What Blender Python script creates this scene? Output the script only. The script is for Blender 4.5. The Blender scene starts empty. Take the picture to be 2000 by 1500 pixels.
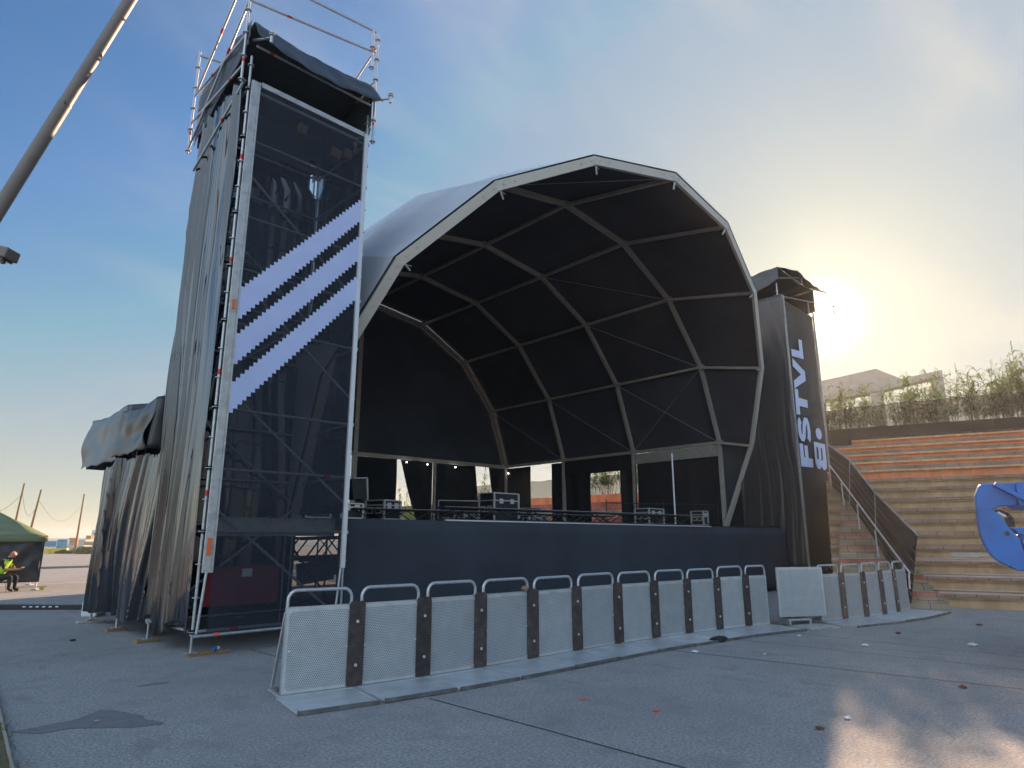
import bpy, math, random
from mathutils import Vector, Matrix, Euler, noise as mnoise
random.seed(7)
R=math.radians
S=bpy.context.scene; C=S.collection
H=1.77
# ---------------------------------------------------------------- camera, sky, sun, exposure
cam=bpy.data.cameras.new('camera'); co=bpy.data.objects.new('camera',cam); C.objects.link(co)
cam.sensor_width=36; cam.lens=36*1286/2000; cam.clip_start=.05; cam.clip_end=4000
co.location=(0,0,H); co.rotation_euler=(R(90+13.05),0,R(-45)); S.camera=co
SUN=Vector((1.005,.34,.324)).normalized(); EL=math.asin(SUN.z)
W=bpy.data.worlds.new('World'); S.world=W; W.use_nodes=True
nt=W.node_tree; N=nt.nodes; K=nt.links; N.clear()
def nd(t,**k):
    n=N.new(t)
    for a,b in k.items(): setattr(n,a,b)
    return n
def mth(op,a,b=None,c=None,clamp=False):
    n=nd('ShaderNodeMath',operation=op,use_clamp=clamp)
    for i,v in enumerate((a,b,c)):
        if v is None: continue
        if isinstance(v,(int,float)): n.inputs[i].default_value=v
        else: K.new(v,n.inputs[i])
    return n.outputs[0]
def mixc(f,a,b,bt='MIX'):
    n=nd('ShaderNodeMix',data_type='RGBA',blend_type=bt)
    for i,v in ((0,f),(6,a),(7,b)):
        if isinstance(v,(int,float)): n.inputs[i].default_value=v
        elif isinstance(v,tuple): n.inputs[i].default_value=(*v,1)
        else: K.new(v,n.inputs[i])
    return n.outputs[2]
sky=nd('ShaderNodeTexSky',sky_type='NISHITA',sun_disc=False,sun_elevation=EL,sun_rotation=math.atan2(SUN.x,SUN.y),altitude=0,air_density=1.0,dust_density=1.2,ozone_density=1.6)
tc=nd('ShaderNodeTexCoord'); nrm=nd('ShaderNodeVectorMath',operation='NORMALIZE'); K.new(tc.outputs['Generated'],nrm.inputs[0])
dt=nd('ShaderNodeVectorMath',operation='DOT_PRODUCT'); K.new(nrm.outputs[0],dt.inputs[0]); dt.inputs[1].default_value=SUN
sep=nd('ShaderNodeSeparateXYZ'); K.new(nrm.outputs[0],sep.inputs[0])
d0=mth('MAXIMUM',dt.outputs['Value'],0.0)
core=mth('POWER',d0,2600.0); g1=mth('POWER',d0,150.0); g2=mth('POWER',d0,19.0); g3=mth('POWER',d0,4.0)
base=mixc(1.0,sky.outputs[0],(.28,.42,.55),'MULTIPLY')
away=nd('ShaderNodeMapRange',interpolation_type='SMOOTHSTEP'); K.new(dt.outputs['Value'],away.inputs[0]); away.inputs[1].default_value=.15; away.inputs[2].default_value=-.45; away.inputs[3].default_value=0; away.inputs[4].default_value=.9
base=mixc(1.0,base,(.88,1.32,1.88),'DARKEN')
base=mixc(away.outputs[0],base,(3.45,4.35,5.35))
hz=mth('POWER',mth('SUBTRACT',1.0,mth('MAXIMUM',sep.outputs[2],0.0)),7.0)
base=mixc(mth('MULTIPLY',hz,.85),base,(2.45,2.4,1.55))
base=mixc(mth('MULTIPLY',g3,.12),base,(1.4,1.65,1.9))
# thin veils of cloud, projected on a layer overhead
dv=nd('ShaderNodeVectorMath',operation='DIVIDE'); K.new(nrm.outputs[0],dv.inputs[0])
cz=nd('ShaderNodeCombineXYZ'); zz=mth('ADD',mth('MAXIMUM',sep.outputs[2],0.0),.12)
for i in range(3): K.new(zz,cz.inputs[i])
K.new(cz.outputs[0],dv.inputs[1])
mp=nd('ShaderNodeMapping'); mp.inputs['Rotation'].default_value=(0,0,R(20)); mp.inputs['Scale'].default_value=(.6,1.15,.0); K.new(dv.outputs[0],mp.inputs[0])
n1=nd('ShaderNodeTexNoise'); n1.inputs['Scale'].default_value=1.7; n1.inputs['Detail'].default_value=7; n1.inputs['Roughness'].default_value=.52; n1.inputs['Distortion'].default_value=.35; K.new(mp.outputs[0],n1.inputs['Vector'])
cl=nd('ShaderNodeMapRange',interpolation_type='SMOOTHSTEP'); K.new(n1.outputs['Fac'],cl.inputs[0]); cl.inputs[1].default_value=.45; cl.inputs[2].default_value=.68
side=nd('ShaderNodeMapRange',interpolation_type='SMOOTHSTEP'); K.new(dt.outputs['Value'],side.inputs[0]); side.inputs[1].default_value=.42; side.inputs[2].default_value=.97
cf=mth('MULTIPLY',mth('MULTIPLY',cl.outputs[0],side.outputs[0]),.62)
base=mixc(cf,base,(2.1,2.08,2.05))
base=mixc(mth('MULTIPLY',g2,.70),base,(2.85,2.65,2.0))
def addc(f,a,col):
    s=nd('ShaderNodeVectorMath',operation='SCALE'); s.inputs[0].default_value=col; K.new(f,s.inputs[3])
    v=nd('ShaderNodeVectorMath',operation='ADD'); K.new(a,v.inputs[0]); K.new(s.outputs[0],v.inputs[1]); return v.outputs[0]
base=addc(g1,base,(1.0,.9,.55)); base=addc(core,base,(22,19,12))
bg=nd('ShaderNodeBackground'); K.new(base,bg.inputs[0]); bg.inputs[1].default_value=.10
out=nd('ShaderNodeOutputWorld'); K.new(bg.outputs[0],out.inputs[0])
sl=bpy.data.lights.new('sun','SUN'); sl.energy=4.0; sl.angle=R(.5); sl.color=(1,.66,.41)
so=bpy.data.objects.new('sun',sl); C.objects.link(so); so.rotation_euler=SUN.to_track_quat('Z','Y').to_euler(); so.location=(40,14,30)
S.view_settings.view_transform='Standard'; S.view_settings.look='None'; S.view_settings.gamma=1; S.view_settings.exposure=1.7
S.render.engine='CYCLES'; S.cycles.max_bounces=8; S.cycles.transparent_max_bounces=16; S.cycles.diffuse_bounces=3
S.cycles.caustics_reflective=False; S.cycles.caustics_refractive=False; S.cycles.sample_clamp_indirect=4

# ---------------------------------------------------------------- materials
def mat(name,col,rough=.6,metal=0,var=.15,scale=6,bump=0,bscale=None,spec=.5,dirt=None,dscale=1.2,damt=.5,stretch=(1,1,1),fine=0,trans=0,translucent=0):
    m=bpy.data.materials.new(name); m.use_nodes=True; t=m.node_tree; n=t.nodes; l=t.links
    b=n['Principled BSDF']; b.inputs['Roughness'].default_value=rough; b.inputs['Metallic'].default_value=metal; b.inputs['Specular IOR Level'].default_value=spec
    tc=n.new('ShaderNodeTexCoord'); mp=n.new('ShaderNodeMapping'); mp.inputs['Scale'].default_value=stretch; l.new(tc.outputs['Object'],mp.inputs[0])
    no=n.new('ShaderNodeTexNoise'); no.inputs['Scale'].default_value=scale; no.inputs['Detail'].default_value=6; no.inputs['Roughness'].default_value=.6; l.new(mp.outputs[0],no.inputs['Vector'])
    r=n.new('ShaderNodeMapRange'); l.new(no.outputs['Fac'],r.inputs[0]); r.inputs[1].default_value=.25; r.inputs[2].default_value=.75; r.inputs[3].default_value=1-var; r.inputs[4].default_value=1+var
    hv=n.new('ShaderNodeVectorMath'); hv.operation='SCALE'; hv.inputs[0].default_value=col; l.new(r.outputs[0],hv.inputs[3]); c=hv.outputs[0]
    if fine:
        f=n.new('ShaderNodeTexNoise'); f.inputs['Scale'].default_value=scale*30; f.inputs['Detail'].default_value=3; l.new(tc.outputs['Object'],f.inputs['Vector'])
        fr=n.new('ShaderNodeMapRange'); l.new(f.outputs['Fac'],fr.inputs[0]); fr.inputs[1].default_value=.3; fr.inputs[2].default_value=.7; fr.inputs[3].default_value=1-fine; fr.inputs[4].default_value=1+fine
        h2=n.new('ShaderNodeVectorMath'); h2.operation='SCALE'; l.new(c,h2.inputs[0]); l.new(fr.outputs[0],h2.inputs[3]); c=h2.outputs[0]
    if dirt:
        d=n.new('ShaderNodeTexNoise'); d.inputs['Scale'].default_value=dscale; d.inputs['Detail'].default_value=8; d.inputs['Roughness'].default_value=.65; l.new(tc.outputs['Object'],d.inputs['Vector'])
        dr=n.new('ShaderNodeMapRange'); l.new(d.outputs['Fac'],dr.inputs[0]); dr.inputs[1].default_value=.48; dr.inputs[2].default_value=.68; dr.inputs[4].default_value=damt
        mx=n.new('ShaderNodeMix'); mx.data_type='RGBA'; l.new(dr.outputs[0],mx.inputs[0]); l.new(c,mx.inputs[6]); mx.inputs[7].default_value=(*dirt,1); c=mx.outputs[2]
    l.new(c,b.inputs['Base Color'])
    if bump:
        bn=n.new('ShaderNodeTexNoise'); bn.inputs['Scale'].default_value=bscale or scale*8; bn.inputs['Detail'].default_value=5; l.new(mp.outputs[0],bn.inputs['Vector'])
        bp=n.new('ShaderNodeBump'); bp.inputs['Strength'].default_value=bump; bp.inputs['Distance'].default_value=.02; l.new(bn.outputs['Fac'],bp.inputs['Height']); l.new(bp.outputs[0],b.inputs['Normal'])
    o=n['Material Output']
    if translucent:
        tr=n.new('ShaderNodeBsdfTranslucent'); l.new(c,tr.inputs[0]); ms=n.new('ShaderNodeMixShader'); ms.inputs[0].default_value=translucent; l.new(b.outputs[0],ms.inputs[1]); l.new(tr.outputs[0],ms.inputs[2]); l.new(ms.outputs[0],o.inputs[0])
    if trans:
        tr=n.new('ShaderNodeBsdfTransparent'); ms=n.new('ShaderNodeMixShader'); ms.inputs[0].default_value=trans; l.new(b.outputs[0],ms.inputs[1]); l.new(tr.outputs[0],ms.inputs[2]); l.new(ms.outputs[0],o.inputs[0])
    m['base']=1
    return m
M={}
M['ground']=mat('ground_concrete',(.30,.30,.30),.85,var=.12,scale=1.1,bump=.5,bscale=70,fine=.36,dirt=(.21,.212,.22),dscale=.35,damt=.6)
def enrich_ground():
    m=M['ground'];t=m.node_tree;n=t.nodes;l=t.links;b=n['Principled BSDF'];src=b.inputs['Base Color'].links[0].from_socket
    tc=n.new('ShaderNodeTexCoord')
    def layer(src,scale,lo,hi,fac,col,stretch=(1,1,1),rot=0,dist=0,detail=5):
        mp=n.new('ShaderNodeMapping');mp.inputs['Scale'].default_value=stretch;mp.inputs['Rotation'].default_value=(0,0,R(rot));l.new(tc.outputs['Object'],mp.inputs[0])
        q=n.new('ShaderNodeTexNoise');q.inputs['Scale'].default_value=scale;q.inputs['Detail'].default_value=detail;q.inputs['Roughness'].default_value=.62;q.inputs['Distortion'].default_value=dist;l.new(mp.outputs[0],q.inputs['Vector'])
        r=n.new('ShaderNodeMapRange');l.new(q.outputs['Fac'],r.inputs[0]);r.inputs[1].default_value=lo;r.inputs[2].default_value=hi;r.inputs[4].default_value=fac
        x=n.new('ShaderNodeMix');x.data_type='RGBA';l.new(r.outputs[0],x.inputs[0]);l.new(src,x.inputs[6]);x.inputs[7].default_value=(*col,1);return x.outputs[2]
    c=layer(src,2.2,.48,.66,.6,(.19,.19,.195))
    c=layer(c,1.1,.60,.70,.55,(.16,.16,.168),(1,.35,1),25,1.5)
    c=layer(c,3.0,.63,.72,.35,(.42,.42,.41),(1,.22,1),-40,2.0)
    c=layer(c,2.4,.64,.70,.30,(.15,.15,.155),(.12,1,1),15,.6)
    c=layer(c,48,.52,.66,.55,(.46,.46,.45),detail=2)
    c=layer(c,36,.53,.66,.6,(.14,.15,.155),detail=2)
    l.new(c,b.inputs['Base Color'])
enrich_ground()
M['galv']=mat('galvanised_steel',(.5,.52,.54),.42,metal=.6,var=.18,scale=14)
M['alu']=mat('aluminium',(.52,.53,.52),.5,metal=.55,var=.15,scale=9,dirt=(.25,.25,.24),dscale=5,damt=.5)
M['alu_w']=mat('pale_aluminium_rail',(.74,.75,.76),.4,metal=.35,var=.08,scale=9)
M['rib']=mat('arch_aluminium',(.5,.48,.43),.5,metal=.25,var=.14,scale=4,stretch=(1,1,1),dirt=(.3,.29,.26),dscale=3,damt=.4)
M['ribf']=mat('front_arch_aluminium',(.54,.52,.46),.5,metal=.1,var=.07,scale=2)
M['tarp']=mat('glossy_black_plastic_sheet',(.006,.007,.010),.06,var=.3,scale=3,bump=.22,bscale=6,spec=.5,stretch=(1,1,.10))
M['tarp2']=mat('grey_black_tarpaulin',(.04,.042,.046),.32,var=.12,scale=2,bump=.08,bscale=5,spec=.6)
M['hood']=mat('dark_blue_grey_tarpaulin',(.05,.062,.075),.38,var=.3,scale=2,bump=.3,bscale=6,spec=.5)
M['cloth']=mat('black_stage_cloth',(.028,.031,.037),.9,var=.25,scale=3,spec=.15)
M['skirt']=mat('black_stage_skirt',(.040,.048,.062),.8,var=.22,scale=.9,spec=.2,bump=.35,bscale=2.2)
M['pvc']=mat('pale_grey_pvc_membrane',(.55,.57,.60),.42,var=.08,scale=1.5,dirt=(.42,.44,.46),dscale=.8,damt=.5,bump=.5,bscale=3)
M['liner']=mat('black_roof_lining',(.06,.07,.09),.75,var=.3,scale=.6,spec=.25)
M['mesh']=mat('black_mesh_banner',(.03,.037,.05),.8,var=.2,scale=2,trans=.35,spec=.2)
M['meshr']=mat('charcoal_banner_fabric',(.05,.05,.054),.7,var=.2,scale=1.2,spec=.3,bump=.3,bscale=3)
M['blue']=mat('pale_lavender_blue_print',(.62,.70,.95),.7,var=.05,scale=1)
M['stripeM']=mat('pale_blue_printed_mesh',(.52,.62,.93),.7,var=.10,scale=1.2,trans=.05)
M['red']=mat('red_paint_band',(.65,.03,.02),.5,var=.1)
M['orangetag']=mat('orange_tag',(.8,.16,.05),.6,var=.1)
M['redboard']=mat('dull_red_board',(.24,.02,.035),.7,var=.2,scale=2)
M['edge']=mat('shadow_side_steel_edge',(.16,.17,.17),.5,metal=.4,var=.4,scale=9,dirt=(.2,.13,.08),dscale=8,damt=.5)  # dark base tone stands for the plates' shaded front side, with brown dirt
M['wood']=mat('weathered_wood_block',(.30,.19,.10),.85,var=.3,scale=9,stretch=(1,6,6),bump=.4,bscale=30)
M['rubber']=mat('worn_brown_bumper_board',(.055,.043,.042),.75,var=.35,scale=9,dirt=(.12,.09,.075),dscale=9,damt=.6,bump=.3)
M['white']=mat('white_sheet',(.7,.7,.7),.7,var=.08)
M['black']=mat('black_paint',(.02,.02,.022),.45,var=.2)
M['case']=mat('black_case_panel',(.022,.023,.026),.45,var=.2)
M['casealu']=mat('case_aluminium_edge',(.68,.69,.70),.35,metal=.5,var=.1)
M['canopyg']=mat('green_canvas',(.24,.30,.17),.7,var=.15,scale=2,translucent=.25)
M['yellow']=mat('yellow_plastic',(.75,.52,.03),.5,var=.1)
M['bluep']=mat('blue_machine_paint',(.002,.14,.50),.36,var=.12,scale=2.2,dirt=(.02,.07,.2),dscale=2.5,damt=.5,spec=.45)
M['skin']=mat('skin',(.45,.22,.14),.55,var=.05)
M['hivis']=mat('yellow_green_vest',(.45,.75,.06),.6,var=.05)
M['shirt']=mat('black_clothing',(.015,.015,.018),.85,var=.1)
M['dirt']=mat('dry_earth',(.13,.11,.06),.95,var=.4,scale=8,bump=.6,bscale=40)
M['grass']=mat('dry_grass',(.16,.15,.055),.8,var=.3,scale=5,translucent=.3)
M['reed']=mat('giant_cane_leaf',(.16,.23,.055),.6,var=.3,scale=2,translucent=.45)
M['conc']=mat('raw_concrete',(.36,.33,.29),.85,var=.12,scale=1.2,dirt=(.25,.22,.19),dscale=.8,damt=.5)
M['netting']=mat('black_fence_netting',(.022,.022,.025),.85,var=.25,scale=1.2,trans=.36,spec=.1)
M['sea']=mat('sea_water',(.10,.17,.22),.25,var=.1)
M['tarp'].node_tree.nodes['Principled BSDF'].inputs['IOR'].default_value=1.65
for k_ in ('tarp',):
    b_=M[k_].node_tree.nodes['Principled BSDF']; b_.inputs['Coat Weight'].default_value=.6; b_.inputs['Coat IOR'].default_value=1.7; b_.inputs['Coat Roughness'].default_value=.03
M['bank']=mat('dark_scrubby_earth',(.045,.043,.03),.95,var=.4,scale=3)
M['joint']=mat('joint_filler',(.045,.045,.05),.9,var=.3,scale=30)
M['patch']=mat('dark_asphalt_patch',(.17,.172,.18),.9,var=.2,scale=8,fine=.2)
M['stone']=mat('pale_stone_block',(.5,.47,.42),.85,var=.12,scale=3)
M['wall1']=mat('painted_wall_blue',(.12,.30,.40),.8,var=.6,scale=1.2)
M['wall2']=mat('painted_wall_orange',(.62,.28,.14),.8,var=.5,scale=1.5)
M['wallw']=mat('white_render',(.7,.68,.64),.8,var=.06)
M['bush']=mat('low_scrub',(.14,.17,.04),.85,var=.4,scale=4)
M['glass']=mat('dark_window',(.03,.035,.04),.15,var=.1)
M['brown']=mat('leaf_litter_brown',(.12,.05,.03),.8,var=.2)
# perforated steel sheet: staggered round holes
def perforated(nm='perforated_steel_sheet',cx=.5,hx=.40,hz=.43):
    m=mat(nm,(.54,.58,.60),.45,metal=.3,var=.14,scale=5,dirt=(.48,.51,.53),dscale=4,damt=.6)
    t=m.node_tree;n=t.nodes;l=t.links;b=n['Principled BSDF'];src=b.inputs['Base Color'].links[0].from_socket
    tc=n.new('ShaderNodeTexCoord');sp=n.new('ShaderNodeSeparateXYZ');l.new(tc.outputs['Object'],sp.inputs[0])
    def ma(op,a,b_=None,c=None):
        q=n.new('ShaderNodeMath');q.operation=op
        for i,v in enumerate((a,b_,c)):
            if v is None: continue
            if isinstance(v,(int,float)): q.inputs[i].default_value=v
            else: l.new(v,q.inputs[i])
        return q.outputs[0]
    P=.0256
    def lattice(ox,oz):
        u=ma('SUBTRACT',ma('FRACT',ma('ADD',ma('DIVIDE',sp.outputs[0],P),ox)),.5)
        v=ma('MULTIPLY',ma('SUBTRACT',ma('FRACT',ma('ADD',ma('DIVIDE',sp.outputs[2],P*1.5),oz)),.5),1.5)
        return ma('SQRT',ma('ADD',ma('MULTIPLY',u,u),ma('MULTIPLY',v,v)))
    d=ma('MINIMUM',lattice(0,0),lattice(.5,.5))
    hole=ma('LESS_THAN',d,.29)
    inx=ma('LESS_THAN',ma('ABSOLUTE',ma('SUBTRACT',sp.outputs[0],cx)),hx)
    inz=ma('LESS_THAN',ma('ABSOLUTE',ma('SUBTRACT',sp.outputs[2],.505)),hz)
    f=ma('MULTIPLY',ma('MULTIPLY',hole,inx),inz)
    mx=n.new('ShaderNodeMix');mx.data_type='RGBA';l.new(f,mx.inputs[0]);l.new(src,mx.inputs[6]);mx.inputs[7].default_value=(.13,.15,.17,1);l.new(mx.outputs[2],b.inputs['Base Color'])
    mm=ma('MULTIPLY',ma('SUBTRACT',1.0,f),.3);l.new(mm,b.inputs['Metallic'])
    return m
def vary(m,lo,hi):
    t=m.node_tree;n=t.nodes;l=t.links;b=n['Principled BSDF'];src=b.inputs['Base Color'].links[0].from_socket
    oi=n.new('ShaderNodeObjectInfo');r=n.new('ShaderNodeMapRange');l.new(oi.outputs['Random'],r.inputs[0]);r.inputs[3].default_value=lo;r.inputs[4].default_value=hi
    v=n.new('ShaderNodeVectorMath');v.operation='SCALE';l.new(src,v.inputs[0]);l.new(r.outputs[0],v.inputs[3]);l.new(v.outputs[0],b.inputs['Base Color'])
    for q in n:
        if q.type=='TEX_NOISE':
            src_=q.inputs['Vector'].links[0].from_socket; a=n.new('ShaderNodeVectorMath');a.operation='ADD';l.new(src_,a.inputs[0]);k=n.new('ShaderNodeVectorMath');k.operation='SCALE';k.inputs[0].default_value=(31,17,23);l.new(oi.outputs['Random'],k.inputs[3]);l.new(k.outputs[0],a.inputs[1]);l.new(a.outputs[0],q.inputs['Vector'])
M['perf']=perforated(); vary(M['perf'],.86,1.08); vary(M['rubber'],.7,1.25); M['perf2']=perforated('pale_perforated_sheet',.56,.52,.60)
def checker_plate():
    m=mat('checker_plate',(.58,.62,.64),.42,metal=.35,var=.15,scale=3,dirt=(.4,.43,.45),dscale=2.5,damt=.7)
    t=m.node_tree;n=t.nodes;l=t.links;b=n['Principled BSDF']
    tc=n.new('ShaderNodeTexCoord');mp=n.new('ShaderNodeMapping');mp.inputs['Rotation'].default_value=(0,0,R(45));l.new(tc.outputs['Object'],mp.inputs[0])
    ck=n.new('ShaderNodeTexChecker');ck.inputs['Scale'].default_value=45;l.new(mp.outputs[0],ck.inputs[0])
    bp=n.new('ShaderNodeBump');bp.inputs['Strength'].default_value=.5;bp.inputs['Distance'].default_value=.01;l.new(ck.outputs['Fac'],bp.inputs['Height']);l.new(bp.outputs[0],b.inputs['Normal'])
    return m
M['plate']=checker_plate(); vary(M['plate'],.85,1.08)
def bricks(name,c1,c2,mort,sx=4.2,sy=9,rough=.85,off=.5):
    m=mat(name,c1,rough,var=.2,scale=3); t=m.node_tree;n=t.nodes;l=t.links;b=n['Principled BSDF']
    tc=n.new('ShaderNodeTexCoord');sp=n.new('ShaderNodeSeparateXYZ');l.new(tc.outputs['Object'],sp.inputs[0]);cb=n.new('ShaderNodeCombineXYZ')
    ad=n.new('ShaderNodeMath');ad.operation='ADD';l.new(sp.outputs[0],ad.inputs[0]);l.new(sp.outputs[1],ad.inputs[1]);l.new(ad.outputs[0],cb.inputs[0]);l.new(sp.outputs[2],cb.inputs[1])
    br=n.new('ShaderNodeTexBrick');br.offset=off;br.inputs['Scale'].default_value=1;br.inputs['Brick Width'].default_value=1/sx;br.inputs['Row Height'].default_value=1/sy;br.inputs['Mortar Size'].default_value=.008
    br.inputs['Color1'].default_value=(*c1,1);br.inputs['Color2'].default_value=(*c2,1);br.inputs['Mortar'].default_value=(*mort,1);l.new(cb.outputs[0],br.inputs[0])
    no=n.new('ShaderNodeTexNoise');no.inputs['Scale'].default_value=1.7;no.inputs['Detail'].default_value=8;l.new(tc.outputs['Object'],no.inputs[0])
    mr=n.new('ShaderNodeMapRange');l.new(no.outputs['Fac'],mr.inputs[0]);mr.inputs[1].default_value=.3;mr.inputs[2].default_value=.7;mr.inputs[3].default_value=.65;mr.inputs[4].default_value=1.2
    vs=n.new('ShaderNodeVectorMath');vs.operation='SCALE';l.new(br.outputs[0],vs.inputs[0]);l.new(mr.outputs[0],vs.inputs[3]);l.new(vs.outputs[0],b.inputs['Base Color'])
    return m
M['brick']=bricks('brown_brick_course',(.30,.17,.12),(.36,.24,.18),(.12,.10,.08),3.2,1.0)
M['brickb']=bricks('beige_brick_course',(.40,.32,.23),(.33,.26,.19),(.12,.10,.08),3.2,5.3)
M['brickr']=bricks('red_brick_course',(.42,.13,.10),(.50,.20,.15),(.14,.10,.08),3.2,5.3)
M['paver']=bricks('grey_paver_course',(.23,.20,.17),(.28,.24,.20),(.14,.12,.1),3.2,1.0)
M['orange']=mat('faded_orange_paint',(.74,.24,.10),.85,var=.28,scale=3,stretch=(1,1,.25),dirt=(.46,.20,.11),dscale=2.2,damt=.8,fine=.12)
M['orangel']=mat('pale_orange_paint',(.78,.38,.17),.85,var=.28,scale=5,dirt=(.40,.30,.22),dscale=3,damt=.7)
M['olive']=mat('faded_ochre_brown_paint',(.45,.30,.165),.88,var=.28,scale=3,stretch=(1,1,.2),fine=.12,dirt=(.28,.20,.12),dscale=1.3,damt=.7)
M['pinkedge']=mat('pink_worn_edge',(.50,.36,.31),.8,var=.15,scale=3)

# ---------------------------------------------------------------- mesh helpers
class MB:
    def __init__(s): s.v=[];s.f=[];s.m=[];s.sm=[]
    def add(s,vs,fs,mi=0,smooth=False):
        o=len(s.v); s.v+=[tuple(v) for v in vs]
        for f in fs: s.f.append(tuple(i+o for i in f)); s.m.append(mi); s.sm.append(smooth)
        return s
    def box(s,c,d,mi=0,rz=0,rx=0,ry=0):
        x,y,z=(q/2 for q in d); M_=Euler((rx,ry,rz)).to_matrix(); c=Vector(c)
        vs=[M_@Vector(p)+c for p in ((-x,-y,-z),(x,-y,-z),(x,y,-z),(-x,y,-z),(-x,-y,z),(x,-y,z),(x,y,z),(-x,y,z))]
        return s.add(vs,[(0,3,2,1),(4,5,6,7),(0,1,5,4),(1,2,6,5),(2,3,7,6),(3,0,4,7)],mi)
    def tube(s,a,b,r,n=10,mi=0,r2=None,cap=True):
        a=Vector(a);b=Vector(b);d=(b-a);q=d.to_track_quat('Z','Y');r2=r if r2 is None else r2
        vs=[];
        for p,rr in ((a,r),(b,r2)):
            for i in range(n): vs.append(q@Vector((math.cos(i*2*math.pi/n)*rr,math.sin(i*2*math.pi/n)*rr,0))+p)
        s.add(vs,[(i,(i+1)%n,n+(i+1)%n,n+i) for i in range(n)],mi,True)
        if cap: s.add([vs[i] for i in range(2*n)],[tuple(range(n-1,-1,-1)),tuple(range(n,2*n))],mi)
        return s
    def path(s,pts,r,n=8,mi=0):
        pts=[Vector(p) for p in pts]; rings=[]
        for i,p in enumerate(pts):
            d=(pts[min(i+1,len(pts)-1)]-pts[max(i-1,0)]).normalized(); q=d.to_track_quat('Z','Y') if i==0 else q
            if i: q=((q@Vector((0,0,1))).rotation_difference(d))@q
            rings.append([q@Vector((math.cos(k*2*math.pi/n)*r,math.sin(k*2*math.pi/n)*r,0))+p for k in range(n)])
        vs=sum(rings,[]); fs=[(j*n+k,j*n+(k+1)%n,(j+1)*n+(k+1)%n,(j+1)*n+k) for j in range(len(pts)-1) for k in range(n)]
        s.add(vs,fs,mi,True); s.add(vs[:n]+vs[-n:],[tuple(range(n-1,-1,-1)),tuple(range(n,2*n))],mi); return s
    def beam(s,a,b,w,h,up=(0,0,1),mi=0):
        a=Vector(a);b=Vector(b);d=(b-a).normalized();up=Vector(up);sd=d.cross(up).normalized();u=sd.cross(d).normalized()
        vs=[p+sd*i*w/2+u*j*h/2 for p in (a,b) for i,j in ((-1,-1),(1,-1),(1,1),(-1,1))]
        return s.add(vs,[(0,3,2,1),(4,5,6,7),(0,1,5,4),(1,2,6,5),(2,3,7,6),(3,0,4,7)],mi)
    def prism(s,poly,ex,mi=0):           # poly: 3D points, ex: extrusion vector
        n=len(poly);ex=Vector(ex);a=[Vector(p) for p in poly];b=[p+ex for p in a]
        return s.add(a+b,[tuple(range(n)),tuple(range(2*n-1,n-1,-1))]+[(i,i+n,(i+1)%n+n,(i+1)%n) for i in range(n)],mi)
    def grid(s,fn,nu,nv,mi=0,smooth=True):
        vs=[fn(i/nu,j/nv) for j in range(nv+1) for i in range(nu+1)]
        return s.add(vs,[(j*(nu+1)+i,j*(nu+1)+i+1,(j+1)*(nu+1)+i+1,(j+1)*(nu+1)+i) for j in range(nv) for i in range(nu)],mi,smooth)
    def build(s,name,mats,parent=None,loc=(0,0,0),rz=0,thick=0,bevel=0):
        me=bpy.data.meshes.new(name); me.from_pydata(s.v,[],s.f)
        if not isinstance(mats,(list,tuple)): mats=[mats]
        for q in mats: me.materials.append(M[q] if isinstance(q,str) else q)
        for p,mi,sm in zip(me.polygons,s.m,s.sm): p.material_index=mi; p.use_smooth=sm
        me.update(); o=bpy.data.objects.new(name,me); C.objects.link(o); o.location=loc; o.rotation_euler=(0,0,rz)
        if parent: o.parent=parent
        if thick: md=o.modifiers.new('solid','SOLIDIFY'); md.thickness=thick; md.offset=0
        if bevel: md=o.modifiers.new('bevel','BEVEL'); md.width=bevel; md.segments=2; md.limit_method='ANGLE'
        return o
def tag(o,label,cat,group=None,kind=None):
    if label: o['label']=label
    if cat: o['category']=cat
    if group: o['group']=group
    if kind: o['kind']=kind
    return o
def empty(name,loc=(0,0,0),rz=0,label=None,cat=None,group=None):
    o=bpy.data.objects.new(name,None); C.objects.link(o); o.location=loc; o.rotation_euler=(0,0,rz); o.empty_display_size=.2
    return tag(o,label,cat,group)
def struct(o): o['kind']='structure'; return o
def copy_tree(o,parent=None):
    c=o.copy(); C.objects.link(c); c.parent=parent
    for ch in [q for q in C.objects if q.parent==o]: copy_tree(ch,c)
    return c
def fbm(x,y,z,s=1): return mnoise.noise(Vector((x*s,y*s,z*s)))
def V(lat,dep,z=0):  # view-aligned ground frame (right, away) -> world
    r=math.sqrt(.5); return Vector(((lat+dep)*r,(dep-lat)*r,z))

# ---------------------------------------------------------------- ground
g=MB(); g.add([(-400,-300,0),(400,-300,0),(400,110,0),(-400,110,0)],[(0,1,2,3)]); struct(g.build('ground','ground'))
g=MB(); g.add([(-900,-900,-.5),(1500,-900,-.5),(1500,1500,-.5),(-900,1500,-.5)],[(0,1,2,3)]); struct(g.build('sea','sea'))
for (x0,y0,x1,y1,w) in ((5.0,6.3,5.0,-6,.022),(9.72,6.1,11.2,-6,.02),(11.5,6.0,12.2,-6,.018),(13.05,5.66,12.7,-6,.016),(5.0,11,4.98,7.3,.022)):
    j=MB(); n_=14; pts=[]
    for i in range(n_+1):
        t=i/n_; pts.append((x0+(x1-x0)*t+random.uniform(-.008,.008),y0+(y1-y0)*t))
    for (a,b) in zip(pts,pts[1:]):
        j.add([(a[0]-w/2,a[1],.004),(a[0]+w/2,a[1],.004),(b[0]+w/2,b[1],.004),(b[0]-w/2,b[1],.004)],[(0,3,2,1)])
    struct(j.build('ground_joint','joint'))
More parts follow.
